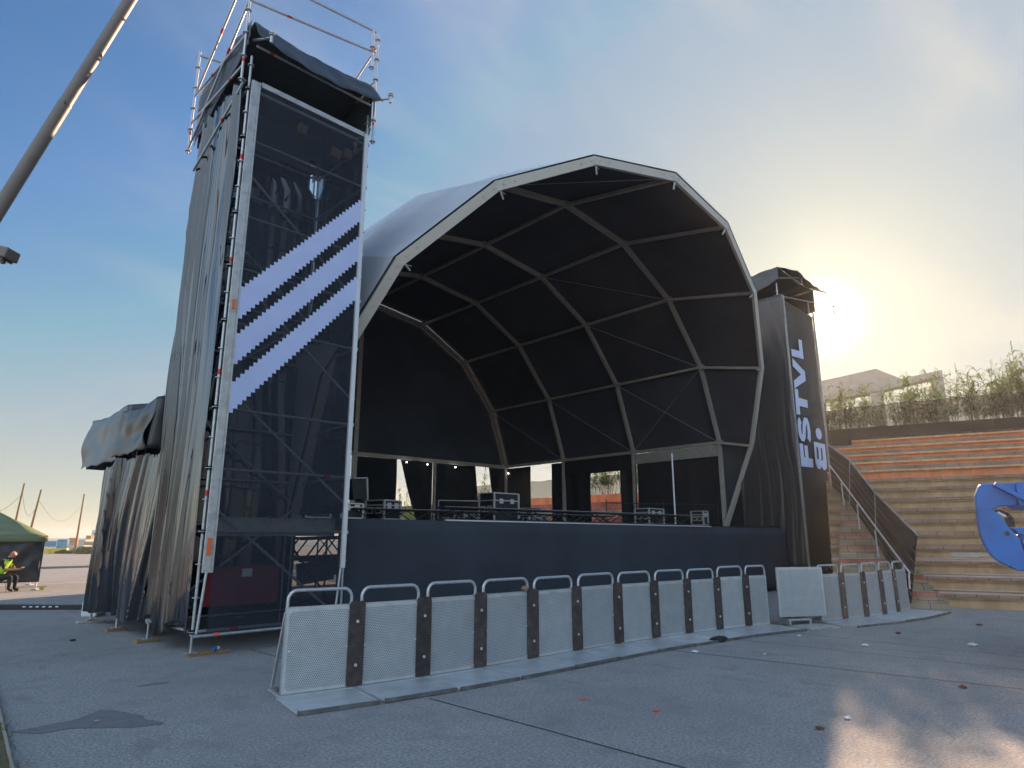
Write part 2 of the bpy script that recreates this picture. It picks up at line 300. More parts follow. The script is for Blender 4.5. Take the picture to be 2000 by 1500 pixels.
# dark asphalt patch near the lower left corner
pp=[(1.42,8.03),(1.72,8.05),(1.98,8.1),(2.24,8.33),(2.36,8.18),(2.48,7.78),(2.45,7.64),(2.55,7.39),(2.51,7.3),(2.27,7.39),(2.06,7.6),(1.84,7.75),(1.61,7.77)]
pj=[]
for (xa,ya),(xb,yb_2) in zip(pp,pp[1:]+pp[:1]):
    for k in range(7):
        t=k/7; x=xa+(xb-xa)*t; y=ya+(yb_2-ya)*t; pj.append((x+.02*fbm(x*6,y*6,1)+.02*fbm(x*20,y*20,3),y+.02*fbm(x*6,y*6,5)+.02*fbm(x*20,y*20,8)))
g=MB(); g.add([(x,y,.004) for x,y in pj],[tuple(range(len(pj)))[::-1]]); struct(g.build('ground_patch','patch'))
for cx,cy,a in ((3.05,9.3,.13),):
    g=MB(); g.add([(cx+a*math.cos(k)*random.uniform(.7,1.2)*1.5,cy+a*math.sin(k)*random.uniform(.3,.6),.0035) for k in [i*.7 for i in range(9)]],[tuple(range(9))]); struct(g.build('ground_stain','patch'))
# thin painted line
g=MB(); g.add([(4.3,23.3,.004),(4.36,23.3,.004),(4.02,15.0,.004),(3.97,15.0,.004)],[(0,3,2,1)]); struct(g.build('painted_line','conc'))
g=MB()
g.add([(-3,30.4,.004),(40,33.8,.004),(40,34.1,.004),(-3,30.7,.004)],[(0,1,2,3)])
struct(g.build('kerb_line','stone'))
g=MB(); g.box((14,46.3,.06),(60,.25,.12),rz=R(4)); struct(g.build('kerb','conc'))
# verge with dry grass and its concrete edging
g=MB(); g.add([(1.15,3,.012),(1.24,6.76,.012),(1.62,10.5,.012),(1.73,12,.012),(-9,12,.012),(-9,3,.012)],[tuple(range(6))]); struct(g.build('verge','dirt'))
g=MB()
for a,b in (((1.165,3),(1.255,6.76)),((1.255,6.765),(1.635,10.5)),((1.635,10.505),(1.745,12))): g.beam((a[0],a[1],.02),(b[0],b[1],.02),.018,.03)
struct(g.build('verge_edging','conc'))
g=MB()
for i in range(2600):
    y=random.uniform(4,12); xe=1.16+(y-3)*.062; x=xe-.04-abs(random.gauss(0,1.2)); h=random.uniform(.02,.09); a=random.uniform(0,6.28); w=.006
    dx,dy=math.cos(a),math.sin(a); g.add([(x-dy*w,y+dx*w,.01),(x+dy*w,y-dx*w,.01),(x+dx*h*.8,y+dy*h*.8,.01+h)],[(0,1,2)])
tag(g.build('grass','grass'),'dry grass tufts along the concrete edging at the lower left','grass',kind='stuff')

# ---------------------------------------------------------------- terraced seating (right)
TN=R(74); nx,ny=math.sin(TN),math.cos(TN)
def B(D,s,z=0): return Vector((D*nx-s*ny,D*ny+s*nx,z))   # D: distance along view of the rows, s: along the rows to the left/back
# ground shader: stains, scuffs and grain at several sizes
seat=empty('terraced_seating',B(20.84,0),0,'orange and ochre painted brick seating terraces rising at the right of the stage','seating terrace')
D0=20.84;TW=.72;RS=.38
def local(o): o.matrix_parent_inverse=seat.matrix_basis.inverted(); return o
for i in range(1,16):
    D=D0+TW*(i-1); z=RS*i; sl_=.052*D+.35 if i<11 else .052*D+3.0; sr=-26
    if i==15: sl_=-1.35+2.2
    up=i>=11; ch=.065 if up else .10
    q=MB(); Dn=D+TW
    # painted face under the course, set back
    q.add([B(D+.10,sr,z-RS),B(D+.10,sl_,z-RS),B(D+.10,sl_,z-ch),B(D+.10,sr,z-ch)],[(0,1,2,3)])
    q.add([B(D+.10,sl_,z-RS),B(Dn+.12,sl_,z-RS),B(Dn+.12,sl_,z-ch),B(D+.10,sl_,z-ch)],[(0,1,2,3)])
    row=q.build('seating_row','orange' if up else 'olive',seat); local(row)
    c=MB(); e=.035 if up else 0
    c.add([B(D,sr,z-ch),B(D,sl_,z-ch),B(D,sl_,z),B(D,sr,z),B(D+TW+.15,sl_,z),B(D+TW+.15,sr,z),B(D+.12,sl_,z-ch),B(D+.12,sr,z-ch),B(D+TW+.15,sl_,z-ch)],[(0,1,2,3),(3,2,4,5),(0,7,6,1),(1,6,8,4,2)])
    cp=c.build('coping','orangel' if up else 'brick',row)
    # visible paver top strip / worn pale edge
    t=MB(); mtl='paver' if up else ('pinkedge' if i<=3 else 'brick')
    hh=.20 if up else .035
    t.add([B(Dn+.095,sr,z),B(Dn+.095,sl_,z),B(Dn+.095,sl_,z+hh),B(Dn+.095,sr,z+hh)],[(0,1,2,3)])
    if i<=3: t.add([B(D-.012,sr,z-.03),B(D-.012,sl_,z-.03),B(D-.012,sl_,z+.012),B(D-.012,sr,z+.012),B(D+.05,sl_,z+.012),B(D+.05,sr,z+.012)],[(0,1,2,3),(3,2,4,5)])
    t.build('edge_course',mtl,row)
    if not up:
        t=MB(); t.add([B(D+.04,sr,z-.15),B(D+.04,sl_,z-.15),B(D+.04,sl_,z-.115),B(D+.04,sr,z-.115),B(D+.10,sl_,z-.115),B(D+.10,sr,z-.115),B(D+.10,sl_,z-.15),B(D+.10,sr,z-.15)],[(0,1,2,3),(3,2,4,5),(0,7,6,1)])
        t.build('ledge','olive',row)
# whitewashed patch on a face
for (D_,s_,z_,w_,h_) in ((D0+TW*3+.095,-2.0,1.28,1.0,.16),(D0+TW*9+.095,-4.3,3.67,.9,.07),(D0+TW*2+.095,-3.7,.88,.2,.12)):
    q=MB(); n_=22; vs=[B(D_,s_+w_/2*math.cos(k*6.283/n_)*random.uniform(.7,1.15),z_+h_/2*math.sin(k*6.283/n_)*random.uniform(.6,1.2)) for k in range(n_)]
    q.add(vs,[tuple(range(n_))[::-1]]); local(q.build('worn_plaster_patch','stone',seat))
# diagonal brick stair at the left end of the rows
stair=empty('brick_stair',B(20.6,1.0),0,'red and beige brick stair climbing past the black fence panels beside the stage','stair')
zs=RS/3
_f=1286.; _th=math.atan(298/_f)
def survey(px,py,D):   # survey sight line -> metres on the plane D
    u=(px-1000)/_f;v=(750-py)/_f;X=u;Y=math.cos(_th)-v*math.sin(_th);Z=math.sin(_th)+v*math.cos(_th);r=math.sqrt(.5)
    a,b=(X+Y)*r,(Y-X)*r;t=D/(a*nx+b*ny);return Vector((a*t,b*t,H+Z*t))
def sofD(p): return -p.x*ny+p.y*nx
for k in range(1,31):
    z=k*zs; D=D0-.82+.24*k
    lo,hi=900,1200
    for _ in range(30):
        m_=(lo+hi)/2
        if survey(1800,m_,D).z>z: lo=m_
        else: hi=m_
    py=lo; pr_=1865-(1190-py)*.92; 
    sR=sofD(survey(max(pr_,1646),py,D)); sL=sofD(survey(1640,py,D))
    if k<=12: sL=sofD(survey(1640,py,D))
    if sL-sR<.08: continue
    q=MB(); Db=D+1.3
    q.add([B(D,sR,z-zs),B(D,sL,z-zs),B(D,sL,z),B(D,sR,z),B(Db,sR,z),B(Db,sL*Db/D-.02,z),B(Db,sR,z-zs),B(Db,sL*Db/D-.02,z-zs)],[(0,1,2,3),(3,2,5,4),(6,0,3,4),(1,7,5,2)])
    o=q.build('step','brickr' if k%3==0 else 'brickb',stair); o.matrix_parent_inverse=stair.matrix_basis.inverted()
# embankment and land behind the terrace
q=MB(); q.add([B(31.62,-26,0),B(31.62,3.6,0),B(31.62,3.6,5.62),B(31.62,-26,5.62),B(32.1,3.6,6.38),B(32.1,-26,6.38),B(70,3.6,6.3),B(70,-26,6.3),B(70,3.6,-.2),B(70,-26,-.2)],[(0,1,2,3),(3,2,4,5),(5,4,6,7),(7,6,8,9)])
q.v=[(x,y,z) for x,y,z in q.v]; struct(q.build('embankment','bank'))
# lower brick terrace behind the stage's right side
lt=empty('low_brick_terrace',(26.6,20,0),0,'low orange and brick steps seen through the openings beside the stage','seating terrace')
for i in range(9):
    q=MB(); z=.45*(i+1); x=25.7+i*.5+.0; q.box((x+3,21.5,z-.225),(6,14.2-.02*i,.45)); o=q.build('step','orange' if i==8 else ('brickr' if i%2 else 'brickb'),lt); o.matrix_parent_inverse=lt.matrix_basis.inverted()
q=MB(); q.add([(30.5,14,4.05),(30.5,45,4.05),(60,45,4.4),(60,14,4.4),(30.5,14,0),(30.5,45,0)],[(0,3,2,1),(4,5,1,0)]); struct(q.build('embankment','dirt'))

# black netting fence on top of the terrace
def netting(name,pts,zb,zt,label,seed=0,mtl='netting'):
    f=empty(name,pts[0],0,label,'fence'); inv=f.matrix_basis.inverted()
    L=[0]
    for a,b in zip(pts,pts[1:]): L.append(L[-1]+(Vector(b)-Vector(a)).length)
    def at(d):
        for k in range(len(pts)-1):
            if d<=L[k+1]+1e-6: t=(d-L[k])/(L[k+1]-L[k]); return Vector(pts[k]).lerp(Vector(pts[k+1]),t)
    q=MB()
    def fn(u,v):
        p=at(u*L[-1]); sag=.06*math.sin(u*L[-1]*2.1+seed)**2
        b=zb(u) if callable(zb) else zb; t=zt(u) if callable(zt) else zt
        dz=(t-sag)*(v)+b*(1-v); fold=.10*fbm(u*L[-1]*1.1+seed,v*2.2-u*L[-1]*.6,3)
        return (p.x+fold,p.y+fold*.3,dz+.03*fbm(u*40,v,seed)*(1-v))
    q.grid(fn,int(L[-1]*7),10); o=q.build('netting_sheet',mtl,f); o.matrix_parent_inverse=inv
    d=0
    while d<L[-1]:
        p=at(d); u=d/L[-1]; b=zb(u) if callable(zb) else zb; t=zt(u) if callable(zt) else zt
        o=MB().tube((p.x+.08,p.y+.02,b-.1),(p.x+.08,p.y+.02,t+.02),.02,8).build('post','black',f); o.matrix_parent_inverse=inv; d+=2.5
    q=MB(); q.path([tuple(at(min(L[-1],k*.5)))[:2]+((zt(min(1,k*.5/L[-1])) if callable(zt) else zt)-.06*math.sin(min(L[-1],k*.5)*2.1+seed)**2,) for k in range(int(L[-1]/.5)+1)],.009,5); o=q.build('top_wire','black',f); o.matrix_parent_inverse=inv
    return f
netting('netting_fence',[B(31.45,3.5,0),B(31.45,-1.0,0)],5.6,lambda u:7.1+.15*u,'black netting fence section above the lower left end of the orange terraces')
netting('netting_fence',[B(31.47,-1.0,0),B(31.47,-20,0)],lambda u:5.78,lambda u:7.25+.2*u,'black netting fence section above the topmost orange terrace at the right edge',2.3)
netting('netting_fence',[(30.35,14,0),(30.35,38,0)],4.1,lambda u:5.15,'dark netting fence glimpsed through the openings at the back of the stage',4.1)

# giant cane
def cane_mesh(name,n,h0,h1,spread,seed):
    rnd=random.Random(seed); q=MB()
    for i in range(n):
        a=rnd.uniform(0,6.28); rr=spread*math.sqrt(rnd.random()); bx,by=rr*math.cos(a),rr*math.sin(a); h=rnd.uniform(h0,h1); lx,ly=rnd.gauss(0,.13)*h,rnd.gauss(0,.13)*h
        q.tube((bx,by,0),(bx+lx,by+ly,h),.014,5,r2=.005,cap=False)
        for k in range(26):
            t=rnd.uniform(.25,1.0); p=Vector((bx+lx*t,by+ly*t,h*t)); la=rnd.uniform(0,6.28); L=rnd.uniform(.3,.62)*(1.15-.45*t); d=Vector((math.cos(la),math.sin(la),0)); w=Vector((-d.y,d.x,0))*.027; up=rnd.uniform(.35,.95)
            p1=p+d*L*.35+Vector((0,0,L*.42*up)); p2=p+d*L*.75+Vector((0,0,L*(.55*up-.05))); p3=p+d*L*1.05+Vector((0,0,L*(.35*up-.28)))
            q.add([p-w*.6,p+w*.6,p1+w,p1-w,p2+w*.8,p2-w*.8,p3],[(0,1,2,3),(3,2,4,5),(5,4,6)])
        if rnd.random()<.22:
            for k in range(26):
                z=h+rnd.uniform(0,.38); p=Vector((bx+lx,by+ly,z)); d=Vector((rnd.uniform(-.05,.05),rnd.uniform(-.05,.05),.1)); w=Vector((.008,0,0)); q.add([p-w,p+w,p+d],[(0,1,2)])
    me=q.build(name,'reed').data
    return me
base_clumps=[]
for k in range(3):
    o=[x for x in [None]]; me=cane_mesh('cane_clump',18,1.4,2.9,.8,k+3); base_clumps.append(me)
for o in list(C.objects):
    if o.name.startswith('cane_clump'): bpy.data.objects.remove(o)
spots=[(3.9,1.0,'behind the right tower edge and fence'),(2.9,.92,'under the concrete canopy, nearest the tower'),(1.9,.98,'under the left bay of the concrete canopy'),(1.0,.86,'left of the canopy pier'),(.1,.72,'in front of the canopy pier'),(-1.35,.9,'left in the right bay of the canopy'),(-2.1,.98,'middle of the right bay of the canopy'),(-2.9,.86,'against the right leg of the canopy'),(-4.4,.98,'first clump right of the canopy'),(-5.4,.95,'second clump right of the canopy'),(-6.3,.93,'third clump right of the canopy'),(-7.1,1.1,'tall clump with a plume near the right edge'),(-7.9,1.22,'tallest clump at the right edge of the photo'),(-9.0,1.1,'clump just past the right edge'),(-10.5,1.2,'outermost clump at the right')]
for i,(s_,sc,lb) in enumerate(spots):
    o=bpy.data.objects.new('cane_clump',base_clumps[i%3]); C.objects.link(o); o.location=B(32.5+.35*(i%3),s_*.78,6.1); o.scale=(sc,sc,sc*random.uniform(.86,1.0)); o.rotation_euler=(0,0,i*1.7)
    tag(o,'green giant cane clump '+lb,'cane plant','giant cane growing behind the netting fence')
for i,(x,y,sc,lb) in enumerate(((31.5,18.5,.95,'seen through the wide opening in the stage side'),(31.8,21.6,.9,'seen through the left opening in the stage side'),(31.6,24.3,.9,'seen beside the back corner of the stage'),(29.3,33,1.0,'seen through the slanted gap in the back curtains'),(27.4,32.6,1.0,'left in the slanted gap of the back curtains'),(25.5,35,.8,'far behind the stage back wall'),(31.2,16.6,.9,'behind the right curtain of the stage side'),(31.1,19.4,1.0,'dense one filling the wide opening in the stage side'),(31.3,20.3,.95,'left part of the wide opening in the stage side'),(31.0,22.8,1.0,'filling the smaller opening in the stage side'))):
    o=bpy.data.objects.new('cane_clump',base_clumps[i%3]); C.objects.link(o); o.location=(x,y,4.1 if x>30.4 else 0); o.scale=(sc,sc,sc if x>30.4 else sc*2.3); o.rotation_euler=(0,0,i*2.1)
    tag(o,'giant cane clump '+lb,'cane plant','giant cane growing behind the netting fence')

# concrete canopy building
cb=empty('concrete_canopy',B(60,0,6),0,'raw concrete canopy with folded roof behind the netting fence, right of the sun','building'); inv=cb.matrix_basis.inverted()
KF=60/42
def onb(l,D): return [B(D*KF,s*KF,(z-H)*KF+H if z>7 else z) for s,z in l]
for nm,pl,dep,dd in (('folded_roof',[(2.37,10.74),(1.38,10.87),(-.5,11.13),(-1.67,10.41),(-3.65,10.67),(-3.65,10.33),(-3.07,10.27),(-.75,9.84),(-.07,9.76),(2.49,9.53)],1.3,0),('pier',[(-.07,9.9),(-.75,9.95),(-.66,6),(-.01,6)],1.2,.05),('end_wall',[(-3.05,10.2),(-3.66,10.3),(-3.64,6),(-3.0,6)],1.2,.03),('pier',[(2.3,9.6),(3.0,9.6),(3.0,6),(2.3,6)],1.2,.05)):
    q=MB(); q.prism(onb(pl,42+dd),B(dep,0)-B(0,0)); o=q.build(nm,'conc',cb); o.matrix_parent_inverse=inv

q=MB(); q.prism([B(42,a_,b_) for a_,b_ in ((2.75,3),(2.75,12.0),(4.6,13.6),(8,14.6),(13,13.8),(13,3))],B(6,0)-B(0,0)); tag(q.build('added_shade_block','conc'),'added concrete block behind the right tower that shades the foreground ground','building')  # added block, mostly hidden by the tower, keeps sun off the foreground
# ---------------------------------------------------------------- stage platform
SK0=Vector((6.5,11.0,0)); SK1=Vector((23.55,9.95,0)); ZD=2.10
st=empty('stage_platform',(15,16,0),0,'wide raised black stage platform with a plain dark skirt across its front','stage'); inv=st.matrix_basis.inverted()
q=MB(); q.prism([(6.6,11.12,ZD-.14),(23.55,10.08,ZD-.14),(24.9,25.2,ZD-.14),(7.4,26,ZD-.14)],(0,0,.13)); o=q.build('deck','black',st); o.matrix_parent_inverse=inv
q=MB()
def sk(u,v):
    p=SK0.lerp(SK1,u); z=.04+v*(ZD-.04-.06*u); w=.018*math.sin(u*55)*(1-v)+.02*fbm(u*14,v*2,5)
    return (p.x,p.y+w-.02*(1-v),z)
q.grid(sk,140,8); o=q.build('front_skirt','skirt',st,thick=.006); o.matrix_parent_inverse=inv
q=MB(); q.beam(SK0+Vector((2.5,-.02,ZD+.006)),SK0.lerp(SK1,.72)+Vector((0,-.02,ZD-.03)),.05,.03); o=q.build('front_edge_rail','casealu',st); o.matrix_parent_inverse=inv
for x in (7.2,9.7,12.2,14.7,17.2,19.7,22.2):
    for y in (12,14.5,17,19.5,22,24.5):
        if x>12.5 and y>15: continue
        q=MB(); q.tube((x,y,0),(x,y,ZD-.15),.028,7); q.tube((x,y,.3),(x,y+2.4,1.7),.02,6); o=q.build('leg','black',st); o.matrix_parent_inverse=inv
for y in (12.6,13.5,14.4):
    q=MB(); q.beam((6.6,y,1.72),(14,y,1.9),.05,.05); q.beam((6.6,y,1.3),(14,y,1.45),.05,.05)
    for k in range(10): q.tube((6.7+k*.7,y,1.3),(7.05+k*.7,y,1.75),.018,6)
    o=q.build('support_truss','black',st); o.matrix_parent_inverse=inv
for (x,y,z,w,h) in ((8.3,15,.95,1.0,.5),(9.9,16.2,1.05,.9,.45)):
    tag(MB().box((x,y,z),(w,.04,h),rz=R(4),ry=R(-6)).build('storage_panel','white'),'white panel leaning under the stage, '+('nearer the tower' if x<9 else 'farther from the tower'),'panel')
for (x,y,z) in ((7.6,16.5,.16),(9.3,17.5,.16)):
    q=MB(); q.box((x,y,z/2+.0),(2.0,.5,.12)); tag(q.build('timber_stack','wood'),'low timber lying under the stage '+('beside the red board' if x<8 else 'farther back'),'timber')

# ---------------------------------------------------------------- stage roof
PHI=R(-2.7); roof=empty('stage_roof',(15.15,12.66,ZD),PHI,'large faceted arched stage roof, pale outside and black inside','stage roof')
A=3.0; angs=[109,130,151,171.5]
prof=[(0,3.22)]
for a in angs: prof.append((prof[-1][0]+A*math.cos(R(a)),prof[-1][1]+A*math.sin(R(a))))
hw=-prof[-1][0]; prof=[(x+hw,z) for x,z in prof]            # right half: E apex at x=0
full=prof+[(-x,z) for x,z in prof[:-1][::-1]]                # A..I  (index 0 right eave .. 8 left eave)
base=[(hw,0)]+full+[(-hw,0)]                                 # with feet
DY=4.14; LEAN=.40
def rp(i,k,off=0.0,dy=0):   # vertex i of rib k (k=1 is the leaning front arch, 2.. upright)
    x,z=base[i]
    if off:
        cx,cz=0,3.0; d=Vector((x-cx,z-cz)); 
        if i in (0,10): d=Vector((x,0))
        d.normalize(); x+=d.x*off; z+=d.y*off
    if k==1:
        L_=max(0,-x)/hw
        return Vector((x,-LEAN*z*(1-.16*L_)+dy-.02,z*(.92-.035*L_*min(1,z/3)) if z>0 else z))
    return Vector((x,(k-2)*DY+dy,z))
nv=len(base)
# outer membrane and inner lining
def skin(name,off,mtl,wr):
    q=MB()
    for k in range(1,5):
        for i in range(nv-1):
            if k>1 and i in (0,nv-2): continue
            nu=14; nw=8
            a,b,c,d=rp(i,k,off),rp(i+1,k,off),rp(i+1,k+1,off),rp(i,k+1,off)
            nrm_=(b-a).cross(d-a)
            nrm_=nrm_.normalized() if nrm_.length>1e-5 else Vector((0,0,1))
            def fn(u,v,a=a,b=b,c=c,d=d,nn=nrm_,i=i,k=k):
                p=a.lerp(b,u).lerp(d.lerp(c,u),v); e=math.sin(u*math.pi)*math.sin(v*math.pi)
                w=wr*e*fbm(p.x*1.2+p.z*1.1,p.y*.35,i*3+k,1.3); w=abs(w)*(1 if off>.15 else -1)*(1 if nn.dot(p-Vector((0,p.y,3)))>0 else -1)
                return p+nn*w
            q.grid(fn,nu,nw)
    return q.build(name,mtl,roof)
skin('roof_cover',.17,'pvc',.12); skin('inner_lining',.13,'liner',.04)
for k in range(1,6):
    q=MB(); w,h=(.09,.23) if k==1 else (.115,.165)
    for i in range(nv-1):
        a,b=rp(i,k),rp(i+1,k); mid=(a+b)/2; nrm_=Vector((0,0,1)) if False else (mid-Vector((0,mid.y,3.0))); dirv=(b-a).normalized(); nrm_=(nrm_-dirv*nrm_.dot(dirv)).normalized()
        if k==1:
            # flat face seen from the front: depth 0.27 in the arch plane
            q.beam(a-dirv*.05,b+dirv*.05,w,h,up=nrm_)
        else: q.beam(a-dirv*.02,b+dirv*.02,w,h,up=nrm_)
    q.build('arch_rib','ribf' if k==1 else 'rib',roof)
    q=MB()
    for i in range(1,nv-1):
        a=rp(i,k); q.box((a.x,a.y-.06 if k>1 else a.y+.02,a.z),(.2,.10,.2)) if k>1 else None
        if k==1:
            ins=Vector((0,a.y,3))-a; ins.normalize(); q.tube(a+ins*.13,a+ins*.31+Vector((0,.05,-.03)),.026,6); q.tube(a+ins*.12,a+ins*.22+Vector((.09,0,.03)),.010,5)
    for i in range(nv-1):
        if k==1:
            a,b=rp(i,k),rp(i+1,k)
            for t in (.05,.16,.84,.95): p=a.lerp(b,t); q.tube(p+Vector((0,-.045,0)),p+Vector((0,-.062,0)),.022,6)
    q.build('arch_bolts','galv',roof)
for i in range(1,nv-1):
    for k in range(1,5):
        q=MB(); q.beam(rp(i,k,-.02),rp(i,k+1,-.02),.13,.09); q.build('purlin','rib',roof)
# bracing cables
for (i,k) in ((1,2),(2,2),(3,2),(1,3),(5,1),(1,4)):
    q=MB(); q.tube(rp(i,k,-.02),rp(i+1,k+1,-.02),.012,5,cap=False); q.build('bracing_cable','galv',roof)
for (i,k) in ((1,2),):
    q=MB(); q.tube(rp(i+1,k,-.02),rp(i,k+1,-.02),.008,5,cap=False); q.build('bracing_cable','galv',roof)
# back gable
yb=3*DY+.12; ZB=3.22
q=MB(); pl=[Vector((x,yb,z)) for x,z in full]; q.add(pl,[tuple(range(len(pl)))]); q.build('back_gable_sheet','liner',roof,thick=.02)
for x in (-.35,):
    q=MB()
    q.beam((x,yb-.14,0),(x,yb-.14,9.8),.2,.14,up=(0,1,0)); q.beam((x-.28,yb-.10,0),(x-.28,yb-.10,9.8),.05,.05,up=(0,1,0)); q.build('gable_post','rib',roof)
for x in (-4.3,3.95,):
    q=MB(); q.beam((x,yb-.1,0),(x,yb-.1,ZB),.12,.1,up=(0,1,0)); q.build('gable_post','rib',roof)
q=MB(); q.beam((-hw,yb-.12,ZB-.02),(hw,yb-.12,ZB-.02),.1,.16); q.build('gable_beam','rib',roof)
for sx in (1,-1):
    q=MB(); q.beam((sx*hw,0,ZB),(sx*hw,3*DY,ZB),.12,.12); q.build('eave_beam','rib',roof)
for k in (3,4): q=MB(); q.beam((hw,(k-2)*DY,0),(hw,(k-2)*DY,ZB),.12,.12,up=(1,0,0)); q.build('side_post','rib',roof)
q=MB(); q.box((hw,DY/2,ZB-.30),(.06,DY-.2,.42)); q.build('fascia_panel','rib',roof)
q=MB(); q.box((hw,DY*1.5,ZB-.40),(.05,DY-.2,.66)); q.build('fascia_panel','cloth',roof)
RM=roof.matrix_basis.copy()
def RW(x,y,z): return Matrix.Translation(roof.location)@Matrix.Rotation(PHI,4,'Z')@Vector((x,y,z))
# curtains round the lower walls: each hangs on its own
def curtain(pts,zt,zb,label,folds=5,amp=.06,mtl='cloth',slant=0.0,slant0=0.0,name='stage_curtain',thick=.008):
    a=Vector(pts[0]);b=Vector(pts[1]);L=(b-a).length;d=(b-a)/L;nn=Vector((-d.y,d.x,0)); q=MB()
    ph=random.uniform(0,6)
    def fn(u,v):
        s=u*L+(slant*(1-v))*u+slant0*(1-v)*(1-u); w=amp*(.35+.65*(1-v))*(math.sin(s*folds+ph)+.5*math.sin(s*folds*2.3+ph*2+v*2))+.05*fbm(s*1.4,v*2,ph)
        p=a+d*s+nn*w; return (p.x,p.y,zb+(zt-zb)*v)
    q.grid(fn,max(12,int(L*14)),12); return tag(q.build(name,mtl,thick=thick),label,'curtain','black curtains hung round the stage')
def bk(x): p=RW(x,yb-.05,0); return (p.x,p.y,0)
def sd(y): p=RW(hw+.02,y,0); return (p.x,p.y,0)
zt,zb=ZD+ZB-.1,ZD+.02
curtain((bk(-hw),bk(-4.5)),zt,zb,'black back curtain far left behind the scaffold tower')
curtain((bk(-4.4),bk(-.5)),zt,zb,'black back curtain between tower and gable post')
curtain((bk(-.45),bk(1.85)),zt,zb,'black back curtain left of the bright narrow gap',3,.04,slant=.05)
curtain((bk(2.08),bk(3.9)),zt,zb,'black back curtain pulled aside right of the bright narrow gap',4,.07,slant0=1.0)
curtain((bk(3.95),bk(6.45)),zt,zb,'wrinkled black back curtain between the slim post and the slanted gap',2,.05,slant=.4)
curtain((bk(7.35),bk(hw)),zt,zb,'black curtain filling the back right corner',5,.05,slant0=.7)
curtain((sd(3*DY),sd(2*DY+2.3)),zt,zb,'black side curtain nearest the back right corner',5,.07)
curtain((sd(2*DY+.85),sd(DY+2.5)),zt,zb,'black side curtain between the two side openings',4,.09)
curtain((sd(DY+.75),sd(DY-.1)),zt,zb,'gathered black side curtain right of the wide opening',9,.09)
curtain((sd(DY-.15),sd(.05)),ZD+ZB-.5,zb,'flat black side curtain behind the silver case',1.2,.03)
curtain((bk(-hw),(RW(-hw,0,0).x,RW(-hw,0,0).y,0)),zt,.3,'black side curtain on the left of the stage',4,.06)
# wing drape between arch and right tower
curtain(((23.72,11.55,0),(24.02,12.75,0)),10.2,.4,'black drape joining the arch foot to the right tower',3,.02)
curtain(((23.45,10.1,0),(24.05,12.2,0)),2.15,.1,'black drape closing the right end of the stage skirt',3,.02)

# props on the stage
def flight_case(x,y,z,w,d,h,rz,label,lid=False,col='case'):
    c=empty('flight_case',(x,y,z),rz,label,'flight case')
    b=.03; zb=.10
    MB().box((0,0,zb+h/2),(w-.02,d-.02,h-.02)).build('body',col,c)
    q=MB()
    for sx in (-1,1):
        for sy in (-1,1): q.box((sx*w/2,sy*d/2,zb+h/2),(b*1.6,b*1.6,h))
    for z_ in (zb,zb+h,zb+h*.74):
        for sy in (-1,1): q.box((0,sy*d/2,z_),(w,b*1.3,b))
        for sx in (-1,1): q.box((sx*w/2,0,z_),(b*1.3,d,b))
    q.build('edge_frame','casealu',c)
    for px in (-w*.22,w*.22):
        q=MB(); q.box((px,-d/2-.012,zb+h*.72),(.15,.02,.14)); q.build('latch','casealu',c)
    for sx in (-1,):
        for py in (-d*.22,d*.22):
            q=MB(); q.box((sx*(w/2+.012),py,zb+h*.45),(.02,.18,.16)); q.box((sx*(w/2+.02),py,zb+h*.45),(.02,.13,.1),mi=1); q.build('handle_dish',['casealu','black'],c)
    for sx in (-1,1):
        for sy in (-1,1):
            o=MB().tube((sx*(w/2-.1),sy*(d/2-.08)-.02,.05),(sx*(w/2-.1),sy*(d/2-.08)+.02,.05),.05,10).build('castor','black',c)
    return c
flight_case(13.9,14.45,ZD,1.05,.62,.82,R(2),'large black and silver flight case standing in the middle of the stage')
flight_case(19.7,13.0,ZD,.95,.55,.50,R(2),'silver edged flight case near the right side of the stage')
flight_case(9.75,14.4,ZD,.62,.62,.46,R(14),'black flight case with its open lid standing on it, left on the stage')
l_=empty('case_lid',(9.28,14.9,ZD+.58),R(14),'open black case lid stood upright on the left flight case','case lid')
MB().box((0,0,.28),(.5,.16,.52),rx=R(-6),ry=R(-5)).build('panel','case',l_)
q=MB(); q.box((.27,0,.28),(.05,.2,.56),ry=R(-5)); q.box((0,-.01,.56),(.5,.19,.025),ry=R(-5)); q.build('edge_frame','casealu',l_)
flight_case(8.55,14.2,ZD,.62,.5,.34,R(4),'low silver edged case just right of the tower')
flight_case(7.75,14.3,ZD,.62,.5,.32,R(0),'low silver case seen through the tower banner, right one')
flight_case(6.9,14.2,ZD,.6,.5,.42,R(0),'black case with two handle dishes seen through the tower banner')
flight_case(18.6,17.6,ZD,.6,.6,.62,R(8),'black case with white side in front of the brick opening')
flight_case(17.0,19.6,ZD,.55,.5,.5,R(5),'small black case left of the side opening in the back corner')
flight_case(18.3,20.2,ZD,.5,.5,.55,R(0),'small upright black case below the smaller side opening')
flight_case(17.2,16.2,ZD,.9,.5,.28,R(3),'low black case behind the truss in mid stage')
flight_case(22.9,12.9,ZD,.34,.5,.5,R(0),'small rack case at the foot of the right arch rib')
